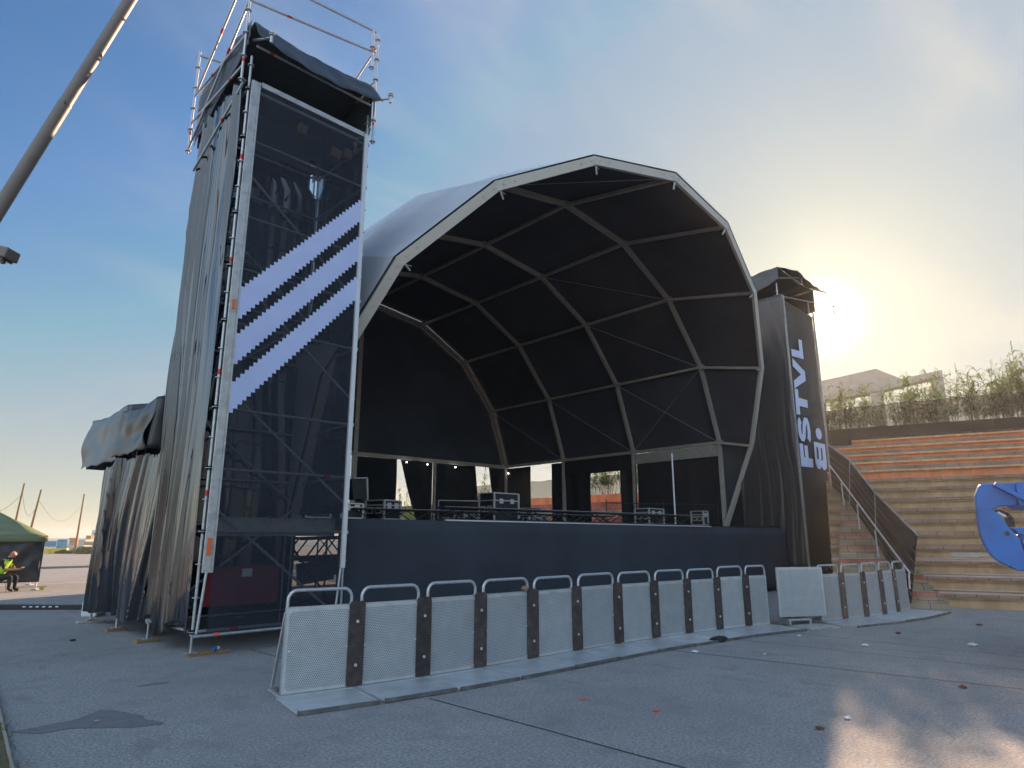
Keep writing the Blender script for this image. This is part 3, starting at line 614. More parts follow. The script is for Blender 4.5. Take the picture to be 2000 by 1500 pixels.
def truss(a,b,h,label,mtl='black',seg=.55):
    a=Vector(a);b=Vector(b);L=(b-a).length;t=empty('lighting_truss',a,0,label,'truss'); inv=t.matrix_basis.inverted(); d=(b-a)/L; s=Vector((-d.y,d.x,0))*h
    q=MB()
    for o_ in (Vector((0,0,0)),s): q.tube(a+o_+Vector((0,0,.03)),b+o_+Vector((0,0,.03)),.022,7); q.tube(a+o_+Vector((0,0,h)),b+o_+Vector((0,0,h)),.024,7)
    o=q.build('chord',mtl,t); o.matrix_parent_inverse=inv
    q=MB(); n_=int(L/seg)
    for k in range(n_):
        p0=a+d*(k*L/n_);p1=a+d*((k+1)*L/n_);z0,z1=((.03,h) if k%2 else (h,.03))
        q.tube(p0+Vector((0,0,z0)),p1+Vector((0,0,z1)),.014,6); q.tube(p0+s+Vector((0,0,z1)),p1+s+Vector((0,0,z0)),.014,6); q.tube(p0+Vector((0,0,z0)),p0+s+Vector((0,0,z0)),.012,6)
    o=q.build('lattice',mtl,t); o.matrix_parent_inverse=inv
    q=MB(); q.box((a+b)/2+Vector((0,0,h+.026)),(L,.03,.006),rz=math.atan2(d.y,d.x)); o=q.build('top_edge','alu',t); o.matrix_parent_inverse=inv
    return t
truss((9.15,11.2,ZD),(18.3,10.62,ZD-.02),.29,'long black lighting truss lying along the front edge of the stage')
truss((8.6,13.9,ZD),(13.0,13.6,ZD),.32,'shorter black truss lying behind the front one on the left')
truss((13.6,13.3,ZD),(17.6,13.0,ZD),.30,'black truss lying in front of the middle case')
p=MB().tube((19.05,11.6,ZD),(19.05,11.6,ZD+2.35),.026,8); tag(p.build('scaffold_pole','alu_w'),'single upright pale pole standing on the right part of the stage','pole')
rl=empty('stage_handrail',(20,12.3,ZD),0,'dark side handrail low at the right edge of the stage','handrail'); inv=rl.matrix_basis.inverted()
for z in (.15,.85):
    o=MB().tube((19.4,14.6,ZD+z),(23.4,12.4,ZD+z),.016,7).build('rail','black',rl); o.matrix_parent_inverse=inv
for t in (0,.5,1):
    o=MB().tube((19.4+4*t,14.6-2.2*t,ZD),(19.4+4*t,14.6-2.2*t,ZD+1.0),.016,7).build('post','black',rl); o.matrix_parent_inverse=inv
# frame stand near back
fs=empty('steel_frame_stand',(18.0,21.6,ZD),0,'thin grey frame stand in front of the back right curtains','stand'); inv=fs.matrix_basis.inverted()
for a,b in (((17.0,21.2,0),(17.0,21.2,1.1)),((18.6,20.4,0),(18.6,20.4,1.1)),((17.0,21.2,1.1),(18.6,20.4,1.1)),((17.0,21.2,.4),(18.6,20.4,.4))):
    o=MB().tube((a[0],a[1],a[2]+ZD),(b[0],b[1],b[2]+ZD),.025,6).build('tube','galv',fs); o.matrix_parent_inverse=inv
# small work lights glinting on the gable beam
for i,(x,zz_) in enumerate(((2.2,3.02),(3.35,3.0),(5.0,2.98),(8.45,2.9))):
    p=RW(x,yb-.35,zz_); m=bpy.data.materials.get('lit_bulb')
    if not m:
        m=bpy.data.materials.new('lit_bulb'); m.use_nodes=True; b_=m.node_tree.nodes['Principled BSDF']; b_.inputs['Emission Color'].default_value=(1,.95,.85,1); b_.inputs['Emission Strength'].default_value=6
    q=MB(); q.tube(p+Vector((0,0,-.05)),p+Vector((0,0,-.01)),.028,8); tag(q.build('work_light',m),'small bright lamp on the back beam, '+('leftmost','second from left','third from left','rightmost, at the corner')[i],'lamp','small lamps on the back beam')

# ---------------------------------------------------------------- scaffold towers
def rosette(q,x,y,z): q.tube((x,y,z-.006),(x,y,z+.006),.062,8)
def tower(x0,x1,y0,y1,zt,name_label,jacks=True,left=True):
    t=empty('scaffold_tower',((x0+x1)/2,(y0+y1)/2,0),0,name_label,'scaffold tower'); inv=t.matrix_basis.inverted()
    def P(q,nm,m,**k): o=q.build(nm,m,t,**k); o.matrix_parent_inverse=inv; return o
    for (x,y) in ((x0,y0),(x1,y0),(x0,y1),(x1,y1)):
        q=MB(); q.tube((x,y,.28),(x,y,zt+.55),.0242,10)
        z=.35
        while z<zt+.4: rosette(q,x,y,z); z+=.5
        o=P(q,'standard','galv')
        for zr in (2.4,4.4,6.4,8.4): P(MB().tube((x,y,zr),(x,y,zr+.09),.0255,10),'colour_band','red')
        if jacks:
            q=MB(); q.tube((x,y,.05),(x,y,.36),.019,8); q.tube((x,y,.30),(x,y,.34),.045,8); q.box((x,y,.055),(.16,.16,.01)); P(q,'base_jack','galv')
    z=.35; k=0
    while z<zt:
        for (a,b) in (((x0,y0),(x1,y0)),((x0,y1),(x1,y1)),((x0,y0),(x0,y1)),((x1,y0),(x1,y1))):
            q=MB(); q.tube((a[0],a[1],z),(b[0],b[1],z),.0242,8); q.box((a[0],a[1],z),(.09,.09,.06)); P(q,'ledger','galv')
        if k%2==0:
            f=.22 if k%4 else .72
            q=MB(); f=[.22,.8,.15,.7,.3][k//2%5]; q.tube((x0+(x1-x0)*f,y0,z),(x0+(x1-x0)*(f+.05),y0,z),.0262,8); P(q,'colour_band','red')
        z+=1.0 if k%3 else 1.5; k+=1
    zz=.35; s=1
    while zz+2<zt+.3:
        a,b=((x0,x1) if s>0 else (x1,x0))
        q=MB(); q.tube((x0,y0+.05,min(zz+2,zt)),(x1,y0+.05,zz),.0242,8); P(q,'diagonal_brace','galv')
        q=MB(); q.tube((a,y1-.05,zz),(b,y1-.05,min(zz+2,zt)),.0242,8); P(q,'diagonal_brace','galv'); zz+=2; s=-s
    return t,P
tl,PT=tower(4.08,6.62,10.98,13.0,10.0,'tall square scaffold tower wrapped in black at the left of the stage')
tr,PR=tower(23.72,26.75,9.52,11.45,10.6,'shorter looking scaffold tower with the lettered banner right of the stage')
# guard frame above the left tower
def gr(a,b,nm='guard_rail',r=.0242,band=None):
    q=MB(); q.tube(a,b,r,9); o=PT(q,nm,'galv')
    if band is not None:
        A_=Vector(a);B_=Vector(b); PT(MB().tube(A_.lerp(B_,band),A_.lerp(B_,band+.035),r+.0015,9),'colour_band','red')
for (x,y,z0,z1) in ((3.92,10.95,9.9,12.9),(6.68,10.85,9.85,12.55),(6.5,10.75,11.5,12.5),(3.9,13.45,9.55,12.0),(6.72,13.4,9.6,12.6)):
    q=MB(); q.tube((x,y,z0),(x,y,z1),.0242,9); z=z0+.05
    while z<z1: rosette(q,x,y,z); z+=.5
    PT(q,'guard_standard','galv'); PT(MB().tube((x,y,z0+.42),(x,y,z0+.50),.0257,9),'colour_band','red')
gr((3.92,10.95,11.68),(6.6,10.8,12.0),band=.27); gr((3.92,10.95,12.35),(6.6,10.8,12.52)); gr((4.12,10.9,10.75),(6.62,10.85,10.72),band=.1)
gr((3.92,10.95,11.7),(3.9,13.5,9.6),band=.3); gr((3.92,10.95,12.75),(3.9,13.45,10.9),band=.5); gr((3.92,10.95,10.9),(3.9,13.45,10.9),band=.6); gr((3.92,10.95,10.25),(3.9,13.45,10.25),band=.2); gr((4.0,10.98,10.0),(3.88,12.9,8.9),'diagonal_brace',band=.4)
gr((6.7,10.85,11.4),(6.72,13.4,11.4)); gr((6.7,10.85,12.3),(6.72,13.4,11.2)); gr((6.72,13.4,12.4),(3.9,13.45,11.9))
gr((4.08,10.98,10.9),(4.22,10.5,10.75),'outrigger'); gr((6.62,10.98,10.9),(6.85,10.5,10.85),'outrigger')
for (x,y,z) in ((4.22,10.5,10.8),(6.85,10.5,10.9)):
    q=MB(); q.tube((x,y,z-.16),(x,y,z+.1),.03,9); rosette(q,x,y,z+.04); rosette(q,x,y,z); PT(q,'coupler','galv')
# inside: platform beam, red board, loudspeaker hanging iron
q=MB(); q.box((5.34,11.15,1.93),(2.3,.06,.30)); q.box((5.34,11.12,2.07),(2.3,.05,.02)); q.box((5.34,11.12,1.86),(2.3,.05,.02)); PT(q,'deck_beam','alu')
tag(MB().box((4.95,11.35,.98),(1.25,.04,.62)).build('red_board','redboard'),'dull red board standing low inside the left tower behind the mesh','board')
tag(MB().box((5.0,11.32,1.18),(.17,.01,.13)).build('paper_notice','white'),'small pale notice fixed on the red board in the tower','notice')
for (x,z,s_) in ((5.33,9.75,.16),(6.1,9.55,.2),(6.36,9.65,.16)):
    q=MB(); q.box((x,11.3,z),(s_,.1,.22),ry=R(8)); tag(q.build('plywood_offcut','wood'),'brown plywood piece high in the left tower, '+('leftmost, at the opening' if x<5.5 else ('middle one behind the mesh' if x<6.2 else 'right one by the rail')),'plywood')
# right tower extras
for (x,y,z0,z1) in ((26.95,9.9,2,10.3),(27.15,10.3,4,10.8)):
    q=MB(); q.tube((x,y,z0),(x,y,z1),.026,8); PR(q,'outer_standard','galv')
for z in (4.5,5.5,6.5,7.5,8.5,9.5): PR(MB().tube((26.75,9.6,z),(27.15,10.3,z),.022,7),'outer_ledger','galv')
q=MB(); q.tube((23.72,9.5,10.65),(28.0,8.95,11.15),.024,8); PR(q,'outrigger','galv')
q=MB(); q.tube((28.0,8.95,10.8),(28.0,8.95,11.2),.03,8); PR(q,'coupler','galv')
q=MB(); q.tube((23.72,9.5,11.35),(24.6,8.9,11.45),.024,8); q.tube((24.6,8.9,11.2),(24.6,8.9,11.5),.03,8); PR(q,'outrigger','galv')
# keder rails holding the banners
PT(MB().box((4.145,10.86,5.6),(.12,.05,8.75)).box((4.222,10.845,5.6),(.03,.05,8.75)),'banner_rail','alu'); PT(MB().box((6.52,10.84,5.6),(.085,.06,8.75)),'banner_rail','alu_w')
PT(MB().box((5.37,10.86,9.96),(2.2,.05,.10)).box((5.3,10.9,9.80),(2.1,.05,.06)),'banner_rail','alu')
PT(MB().tube((4.15,10.85,1.25),(4.09,10.85,.33),.022,8),'rail_tail','galv'); PT(MB().tube((6.5,10.85,1.25),(6.42,10.85,.33),.022,8),'rail_tail','galv')
PT(MB().tube((4.05,10.83,.30),(6.5,10.83,.30),.022,8),'bottom_tube','galv'); PT(MB().tube((4.35,10.83,.30),(4.42,10.83,.30),.03,8),'colour_band','orangetag')
PT(MB().box((4.145,10.825,1.62),(.065,.02,.26)),'warning_tag','orangetag'); PT(MB().box((4.145,10.825,5.62),(.05,.02,.16)),'warning_tag','orangetag')
# left tower banner with a torn hole and pixel-edged stripes
bx0,bx1,bz0,bz1=4.235,6.48,.33,9.95
holes=[((5.33,8.86),(5.44,8.88),(5.46,8.74),(5.40,8.70),(5.34,8.72)),((5.36,8.62),(5.45,8.6),(5.44,8.2),(5.41,8.12)),((5.47,8.60),(5.55,8.58),(5.54,8.15),(5.47,8.10))]
q=MB(); 
def inh(x,z):
    for x0_,x1_,z0_,z1_ in ((5.34,5.44,8.70,8.88),(5.36,5.44,8.18,8.60),(5.47,5.55,8.10,8.58)):
        if x0_-.001<x<x1_+.001 and z0_<z<z1_: return True
    return False
nu,nv_=110,480
vs=[];fs=[]
for j in range(nv_+1):
    for i in range(nu+1):
        x=bx0+(bx1-bx0)*i/nu; z=bz0+(bz1-bz0)*j/nv_; vs.append((x,10.85+.015*fbm(x*1.3,z*1.1,1),z))
for j in range(nv_):
    for i in range(nu):
        x=bx0+(bx1-bx0)*(i+.5)/nu; z=bz0+(bz1-bz0)*(j+.5)/nv_
        if inh(x,z): continue
        a=j*(nu+1)+i; fs.append((a,a+1,a+nu+2,a+nu+1))
q.add(vs,fs,0,True)
bn=q.build('mesh_banner','mesh'); tag(bn,'tall black see-through mesh banner with three pale blue stepped stripes on the left tower','banner')
for (tr_,br_,tl_,bl_) in ((8.44,8.03,5.89,5.39),(7.63,7.17,5.05,4.59),(6.77,6.35,4.21,3.76)):
    q=MB(); n_=33; 
    for k in range(n_):
        xa=bx0+(bx1-bx0)*k/n_; xb=bx0+(bx1-bx0)*(k+1)/n_; u=(k+1)/n_
        top=tl_+(tr_-tl_)*u; bot=bl_+(br_-bl_)*(k/n_)
        q.add([(xa,10.825,bot),(xb,10.825,bot),(xb,10.825,top),(xa,10.825,top)],[(0,1,2,3)])
    q.build('stepped_stripe','stripeM',bn)
# right tower banner and its lettering
q=MB(); q.grid(lambda u,v:(23.74+2.96*u,9.40+.03*fbm(u*3,v*9,2)+.02*math.sin(v*40+u*3)*fbm(u*2,v*4,9),.75+9.75*v),30,120)
rb=q.build('lettered_banner','meshr',thick=.006); tag(rb,'dark banner with pale blue FSTVL lettering on the right tower','banner')
Lt={'L':[(24.88,9.14),(25.18,9.17),(25.19,8.41),(24.1,8.32),(24.09,8.6),(24.87,8.66)],'V':[(24.11,8.24),(25.17,7.91),(25.17,7.55),(24.05,7.09),(24.05,7.37),(24.78,7.73),(24.08,7.93)],
'T':[(24.04,7.07),(24.32,7.09),(24.32,6.77),(25.12,6.79),(25.12,6.49),(24.32,6.46),(24.32,6.13),(24.0,6.11)],
'F':[(23.99,5.05),(24.28,5.05),(24.28,4.57),(24.41,4.57),(24.41,5.01),(24.69,5.02),(24.69,4.56),(25.06,4.57),(25.06,4.25),(23.97,4.21)],'dot':None}
def letter(nm,polys):
    q=MB()
    for pl in polys: q.prism([(x,9.345,z) for x,z in pl],(0,.012,0))
    q.build('letter',['blue'],rb)
for k in 'LVTF': letter(k,[Lt[k]])
# S rotated: two hooks joined by a middle stroke
def arc(cx,cz,rx,rz,a0,a1,n=10): return [(cx+rx*math.cos(R(a0+(a1-a0)*i/n)),cz+rz*math.sin(R(a0+(a1-a0)*i/n))) for i in range(n+1)]
# rotated S drawn as a thick stroke
def stroke(pts,w):
    q=[];L=[];Rr=[]
    for i,p in enumerate(pts):
        a=Vector(pts[max(i-1,0)]);b=Vector(pts[min(i+1,len(pts)-1)]);d=(b-a).normalized();nn=Vector((-d.y,d.x))
        L.append(tuple(Vector(p)+nn*w/2));Rr.append(tuple(Vector(p)-nn*w/2))
    return [[L[i],L[i+1],Rr[i+1],Rr[i]] for i in range(len(pts)-1)]
spts=[(24.33,5.96)]+arc(24.30,5.6,.17,.36,100,270,8)[1:]+[]
spts=arc(24.36,5.60,.24,.36,95,270,10)[:-1]
spts=[(24.28,5.93),(24.17,5.84),(24.12,5.6),(24.15,5.38),(24.25,5.27),(24.38,5.27),(24.49,5.38),(24.55,5.62),(24.62,5.84),(24.73,5.96),(24.87,5.96),(24.96,5.82),(24.99,5.6),(24.96,5.36),(24.88,5.24)]
letter('S',stroke(spts,.26))
letter('dot',[arc(25.93,5.6,.28,.22,0,342,18)])
letter('B',[[(25.35,5.24),(26.43,5.24),(26.43,5.06),(25.36,5.06)],[(25.35,5.06),(25.53,5.06),(25.50,4.6),(25.33,4.55)],[(25.71,5.06),(25.96,5.06),(25.93,4.6),(25.71,4.6)],[(26.12,5.06),(26.43,5.06),(26.43,4.55),(26.11,4.59)],
  [(25.33,4.56),(25.5,4.6),(25.71,4.6),(25.9,4.58),(25.88,4.38),(25.78,4.27),(25.64,4.23),(25.46,4.25),(25.36,4.36)],[(25.9,4.58),(26.11,4.6),(26.43,4.56),(26.41,4.38),(26.3,4.27),(26.14,4.22),(26.0,4.25),(25.88,4.38)]])
PR(MB().box((23.80,9.36,5.7),(.09,.06,9.9)),'banner_rail','alu'); PR(MB().box((26.72,9.36,5.7),(.09,.06,9.9)),'banner_rail','alu')
# glossy plastic wrapping
def wrap(name,fn,nu,nv,mtl,label,thick=.004,cat='tarpaulin'):
    q=MB(); q.grid(fn,nu,nv); return tag(q.build(name,mtl,thick=thick),label,cat)
def pleat(s,z,amp,seed,drift=.25,fr=1.0):
    t=s+drift*fbm(seed,z*.22,0)+.03*math.sin(z*1.3+seed)
    g=.25+1.5*max(0,.5+fbm(t*1.3,z*.10,seed+31)*1.4)           # some stretches nearly flat, others deep
    t2=t+.22*fbm(t*1.1,z*.05,seed+17)
    w=g*(1-abs(math.sin(t2*8*fr+2.6*fbm(t*1.6,z*.10,seed)))**.6)*1.2+abs(math.sin(t2*19*fr+seed+2.2*fbm(t*2.4,z*.16,seed+4)))*.45*g+.9*fbm(t*3.5,z*.16,seed+9)+.3*fbm(t*8,z*.45,seed+2)
    return amp*w
def f_side(u,v):
    y=11.12+2.03*u; z=.3+9.75*v+(.12*math.sin(u*9))*(1-v)
    return (4.04-pleat(y,z,.06,3)-.08*math.sin(v*math.pi)*0,y,z)
wrap('plastic_wrap',f_side,260,150,'tarp','tall glossy black plastic sheet pleated down the side of the left tower')
wrap('plastic_wrap',lambda u,v:(4.02+(2.66 if v<.93 else 2.46)*u,13.1+pleat(4+2.6*u,10*v,.05,8),.3+9.8*v),40,42,'tarp','glossy black plastic sheet closing the back of the left tower')
wrap('plastic_wrap',lambda u,v:(6.68+pleat(11+2*u,10*v,.04,5),11.1+(2.0 if v<.9 else 1.84)*u,2.2+8.2*v),40,42,'tarp','glossy black plastic sheet on the stage side of the left tower')
def f_annex(u,v):
    y=13.1+3.75*u; z=.26+.02*u+(4.1-.9*u)*v+.10*math.sin(u*11+1)*(1-v)*.6
    fan=(y-13.3)*(1-.25*(1-v)) if u<.5 else (y-13.3)
    ty=13.3+fan
    return (4.08-pleat(ty-.8*(1-v)*(1-u),z,.075,12,.3,.7)-.12*math.sin(v*math.pi)*math.sin(u*math.pi),y,z)
wrap('plastic_wrap',f_annex,260,120,'tarp','low pleated glossy black plastic sheet behind the left tower, under the two tarpaulin hoods')
wrap('plastic_wrap',lambda u,v:(4.0+2.6*u,16.85+pleat(u*2.6,v*3,.05,6),.3+3.0*v),30,30,'tarp','glossy black plastic sheet at the rear end of the low annex')
# annex scaffold under the sheets
an=empty('scaffold_annex',(5.2,15,0),0,'low scaffold annex behind the left tower, only its feet showing','scaffold'); inv=an.matrix_basis.inverted()
for y in (13.05,14.9,16.75):
    for x in (4.1,6.5):
        o=MB().tube((x,y,.06),(x,y,4.2 if y<16 else 3.3),.024,8).build('standard','galv',an); o.matrix_parent_inverse=inv
        if y>13.2:
            o=MB().box((x,y,.062),(.16,.16,.012)).build('base_plate','galv',an); o.matrix_parent_inverse=inv
    o=MB().tube((4.1,y,2),(6.5,y,2),.024,8).build('ledger','galv',an); o.matrix_parent_inverse=inv
M['tarp3']=mat('pale_grey_tarpaulin',(.13,.14,.155),.36,var=.12,scale=2,bump=.08,bscale=5,spec=.6)
def hoodbox(y0,y1,zt,zb,x0,x1,seed,label,mtl='tarp2'):
    q=MB()
    # draped over top (front half) and hanging outer flap
    def top(u,v):
        y=y0+(y1-y0)*u; x=x1+(x0-x1)*v; return (x,y,zt-.22*v+.05*fbm(u*4,v*3,seed)-.10*math.sin(u*math.pi)*v)
    def flap(u,v):
        y=y0+(y1-y0)*u; sag=.12*math.sin(u*math.pi)
        return (x0-.10*(1-v)-.16*fbm(u*2.2+v,v*1.6-u,seed+2)-.05*abs(math.sin(u*7+v*3+seed))*v,y+.08*(1-v)*(u-.5),zb+(zt-.22-.10*math.sin(u*math.pi)-zb)*v+.08*fbm(u*5,0,seed)*(1-v))
    def near(u,v): x=x0+(x1-x0)*u; return (x-.1*(1-v)*(1-u),y0+.05*fbm(u*4,v*3,seed+7),zb+.1*u+(zt-.22*(1-u)-zb)*v)
    def far(u,v): x=x0+(x1-x0)*u; return (x,y1,zb+(zt-.22*(1-u)-zb)*v)
    q.grid(top,24,10); q.grid(flap,40,24); q.grid(near,16,12); q.grid(far,16,12)
    return tag(q.build('tarpaulin_hood',mtl,thick=.006),label,'tarpaulin','tarpaulin hoods on the low annex')
hoodbox(13.25,15.35,4.55,3.35,3.85,5.2,1,'dark crumpled tarpaulin hood nearest the tall tower')
hoodbox(15.45,18.3,4.72,3.33,3.95,5.4,5,'paler grey tarpaulin hood at the far end of the annex','tarp3')
# tower hats
def hat(x0,x1,yf,yb_,zt,lip,drop,label,left_drop,mtl='hood'):
    q=MB()
    q.grid(lambda u,v:(x0+(x1-x0)*u,yf+(yb_-yf)*v,zt+.05*fbm(u*4,v*3,1)-.08*math.sin(u*math.pi)-left_drop*v),24,14)
    q.grid(lambda u,v:(x0+(x1-x0)*u+.35*(lip)*(u)*(1-v)*.9,yf-lip*(1-v)+.03*fbm(u*7,v*3,4),zt-.08*math.sin(u*math.pi)-drop*(1-v)-.10*math.sin(u*math.pi)*(1-v)+.03*fbm(u*9,v*2,6)),40,8)
    q.grid(lambda u,v:(x0-.06-.05*fbm(u*6,v*3,3),yf+(yb_-yf)*u,zt-left_drop*u-(.5+.7*u)*(1-v)+.03*fbm(u*9,v*2,6)),20,10)
    q.grid(lambda u,v:(x1,yf+(yb_-yf)*u,zt-left_drop*u-.95*(1-v)),10,4)
    q.grid(lambda u,v:(x0+(x1-x0)*u*(.93 if v<.35 else 1),yb_,zt-left_drop-1.2*(1-v)),10,10)
    return tag(q.build('tarpaulin_hat',mtl,thick=.006),label,'tarpaulin')
hat(4.02,6.62,10.85,13.3,11.20,.30,.48,'dark blue grey tarpaulin draped over the top of the left tower',.35)
hat(23.6,27.0,9.35,11.8,11.72,.7,.35,'grey tarpaulin draped over the top of the right tower',.2)
q=MB(); q.add([(4.1,12.9,9.9),(6.7,12.9,9.9),(6.7,12.9,11.2),(4.1,12.9,11.2)],[(0,1,2,3)]); tag(q.build('backdrop_sheet','liner',thick=.01),'black sheet behind the open top of the left tower','sheet')
# side of right tower: draped sheets with pale folds
def f_rs(u,v):
    y=11.5-2.17*u; z=.75+9.9*v; return (23.64-pleat(y*1.2,z,.016,15,.5),y,z)
wrap('plastic_wrap',f_rs,110,60,'tarp2','dark draped sheet with pale folds down the stage side of the right tower')
wrap('plastic_wrap',lambda u,v:(23.8+2.9*u,11.5,.8+9.8*v),10,10,'tarp','black sheet closing the back of the right tower')
# wood blocks, foot plates and the can
for (x,y,w,d,rz,lb) in ((4.16,10.98,.62,.14,0,'long wooden plank under the front left foot of the tower'),(4.06,13.0,.36,.20,.1,'wooden block under the second tower foot'),(4.10,14.9,.36,.18,.05,'wooden block under the third tower foot'),(6.6,10.98,.4,.16,0,'wooden block under the right foot of the tower')):
    tag(MB().box((x+(.18 if w>.5 else 0),y,.025),(w,d,.05),rz=rz).build('wooden_block','wood',bevel=.004),lb,'wooden block','wooden blocks under the scaffold feet')
tag(MB().box((4.1,16.75,.02),(.5,.16,.035)).build('foot_plate','stone',bevel=.004),'pale flat board under the farthest annex foot','board')
cn=empty('drink_can',(4.43,10.9,.085),R(20),'crushed blue and white drink can lying on the wooden plank','drink can')
MB().tube((-.055,0,0),(.0,0.0,0),.032,12,r2=.030).build('body',M['bluep'],cn); MB().tube((.0,0,0),(.055,.01,.004),.030,12,r2=.026).build('label_band','white',cn)

# ---------------------------------------------------------------- crowd barriers
def barrier_proto():
    b=empty('crowd_barrier')
    MB().box((.5,0,.505),(.86,.012,.93)).build('perforated_panel','perf',b)
    q=MB()
    for sx in (.075,.925): q.box((sx,.03,.52),(.03,.05,.95))
    q.box((.5,.03,.065),(.86,.05,.04)); q.box((.5,.025,.97),(.86,.04,.03)); q.build('panel_frame','galv',b)
    pts=[(.075,.02,.92),(.075,.02,1.06)]+[(.075+.11-.11*math.cos(R(a)),.02,1.06+.11*math.sin(R(a))) for a in (20,45,70,90)]+[(.925-.11+.11*math.cos(R(a)),.02,1.06+.11*math.sin(R(a))) for a in (90,70,45,20)]+[(.925,.02,1.06),(.925,.02,.92)]
    MB().path(pts,.021,10).build('top_rail','galv',b)
    q=MB(); q.box((.5,-.42,.022),(.99,.80,.012)); q.box((.5,-.03,.018),(.99,.04,.034)); q.box((.02,-.42,.018),(.025,.76,.03)); q.box((.98,-.42,.018),(.025,.76,.03)); q.build('floor_plate','plate',b)
    MB().box((.5,-.835,.02),(.985,.03,.038)).box((.012,-.845,.024),(.02,.02,.046)).build('plate_edge','edge',b)  # front bar coloured dark as the shadow side of the plate
    q=MB(); q.box((.06,.22,.022),(.05,.50,.03)); q.box((.94,.22,.022),(.05,.50,.03)); q.box((.5,.44,.022),(.9,.05,.03)); q.build('rear_foot','galv',b)
    for sx in (.07,.93): MB().beam((sx,.42,.04),(sx,.05,.92),.035,.045,up=(0,1,0)).build('rear_brace','galv',b)
    for (x,z) in ((.12,.5),(.88,.5),(.11,.93),(.89,.93),(.11,.08),(.89,.08)): MB().tube((x,-.006,z),(x,-.014,z),.013,8).build('rivet','alu_w',b)
    MB().box((.5,-.008,.945),(.2,.006,.03)).build('embossed_plate','alu',b)
    # bumper board covering the joint to the next barrier
    q=MB(); w=.112; pl=[(1-w,-.035,.05),(1+w,-.035,.05),(1+w,-.035,.97)]+[(1+w-.04+.04*math.cos(R(a)),-.035,.97+.045*math.sin(R(a))) for a in (30,60,90)]+[(1-w+.04-.04*math.cos(R(a)),-.035,.97+.045*math.sin(R(a))) for a in (90,60,30)]+[(1-w,-.035,.97)]
    q.prism(pl,(0,.024,0)); bp=q.build('bumper_board','rubber',b,bevel=.005)
    for z in (.78,.28): MB().tube((1.0,-.035,z),(1.0,-.05,z),.02,8).build('bolt','casealu',bp)
    return b
posts=[(3.75,7.48),(4.63,7.30),(5.55,7.17),(6.47,7.10),(7.48,7.06),(8.47,7.03),(9.5,6.99),(10.46,6.89),(11.37,6.77),(12.25,6.63),(13.08,6.45),(13.72,6.27)]
posts2=[(14.9,5.74),(15.68,5.52),(16.42,5.32),(17.2,5.18),(18.0,5.12),(18.9,5.08)]
ordw=['first','second','third','fourth','fifth','sixth','seventh','eighth','ninth','tenth','eleventh']
proto=barrier_proto(); first=True
def children(o): return [q for q in C.objects if q.parent==o]
def put(a,b,label,bumper=True):
    global first
    o=proto if first else copy_tree(proto); first=False
    dx,dy=b[0]-a[0],b[1]-a[1]; o.location=(a[0],a[1],random.uniform(0,.004)); o.rotation_euler=(random.uniform(-.012,.006),0,math.atan2(dy,dx)); o.scale=(math.hypot(dx,dy),1,random.uniform(.985,1.01))
    tag(o,label,'barrier','perforated steel crowd barriers in front of the stage')
    if not bumper:
        for c in children(o):
            if c.name.startswith('bumper_board'):
                for d in children(c): bpy.data.objects.remove(d)
                bpy.data.objects.remove(c)
    return o
objs=[]
for i in range(11):
    lb={0:'nearest crowd barrier at the left end of the row, its slanted rear brace visible'}.get(i,ordw[i]+' perforated crowd barrier from the left end of the row')
    if i==10: lb='last barrier of the long row, directly left of the flat swing panel'
    objs.append((posts[i],posts[i+1],lb,i<10))
for i in range(5):
    objs.append((posts2[i],posts2[i+1],ordw[i]+' narrow looking barrier right of the flat swing panel' if i<4 else 'last barrier at the far right end, beside the brick stair',i<4))
for a,b,lb,bu in objs: put(a,b,lb,bu) if bu else None
for a,b,lb,bu in objs:
    if not bu: put(a,b,lb,False)
# swing panel
sp_=empty('swing_panel',(13.80,6.12,0),math.atan2(-.58,.98),'large flat bright perforated panel standing in front of the gap between the two barrier rows','barrier panel')
MB().box((.56,0,.66),(1.08,.016,.94)).build('panel','perf2',sp_); q=MB()
for x in (.02,1.10): q.box((x,.01,.66),(.03,.03,.96))
q.box((.56,.01,1.14),(1.1,.03,.025)); q.box((.56,.01,.19),(1.1,.03,.025)); q.build('edge_frame','galv',sp_)
q=MB(); q.box((.45,.12,.12),(.55,.3,.03)); q.box((.22,.12,.07),(.04,.3,.1)); q.box((.70,.12,.07),(.04,.3,.1)); q.box((.45,.2,.45),(.05,.05,.7)); q.build('step_bracket','galv',sp_)
q=MB(); q.box((.6,.35,.55),(.5,.02,.95)); q.build('rear_sheet','rubber',sp_)
tag(MB().box((14.1,5.55,.02),(.75,.55,.03),rz=R(-24)).build('joining_plate','alu'),'pale flat joining plate on the ground below the swing panel','plate')
# rag and crumpled things on the barriers
def blob(name,c,r,mtl,label,cat,flat=.35,seed=0,group=None):
    q=MB(); rnd=random.Random(seed); n_=9; m_=5
    def fn(u,v):
        th=u*6.2832; ph=v*math.pi; rr=1+.45*mnoise.noise(Vector((math.cos(th)*1.7+seed*3.1,math.sin(th)*1.7,ph*1.5)))
        return (c[0]+r*rr*math.sin(ph)*math.cos(th),c[1]+r*rr*.8*math.sin(ph)*math.sin(th),max(c[2]+.001,c[2]+r*flat-r*flat*rr*math.cos(ph)))
    q.grid(fn,18,9,smooth=False); return tag(q.build(name,mtl),label,cat,group)
blob('black_rag',(11.1,6.03,.0),.17,'shirt','black rag lying at the front edge of the barrier plates','cloth',.25,3)
blob('crumpled_wrapper',(7.30,7.03,1.0),.07,'wood','brown wrapper stuck on top of the fourth barrier panel','litter',.4,5)
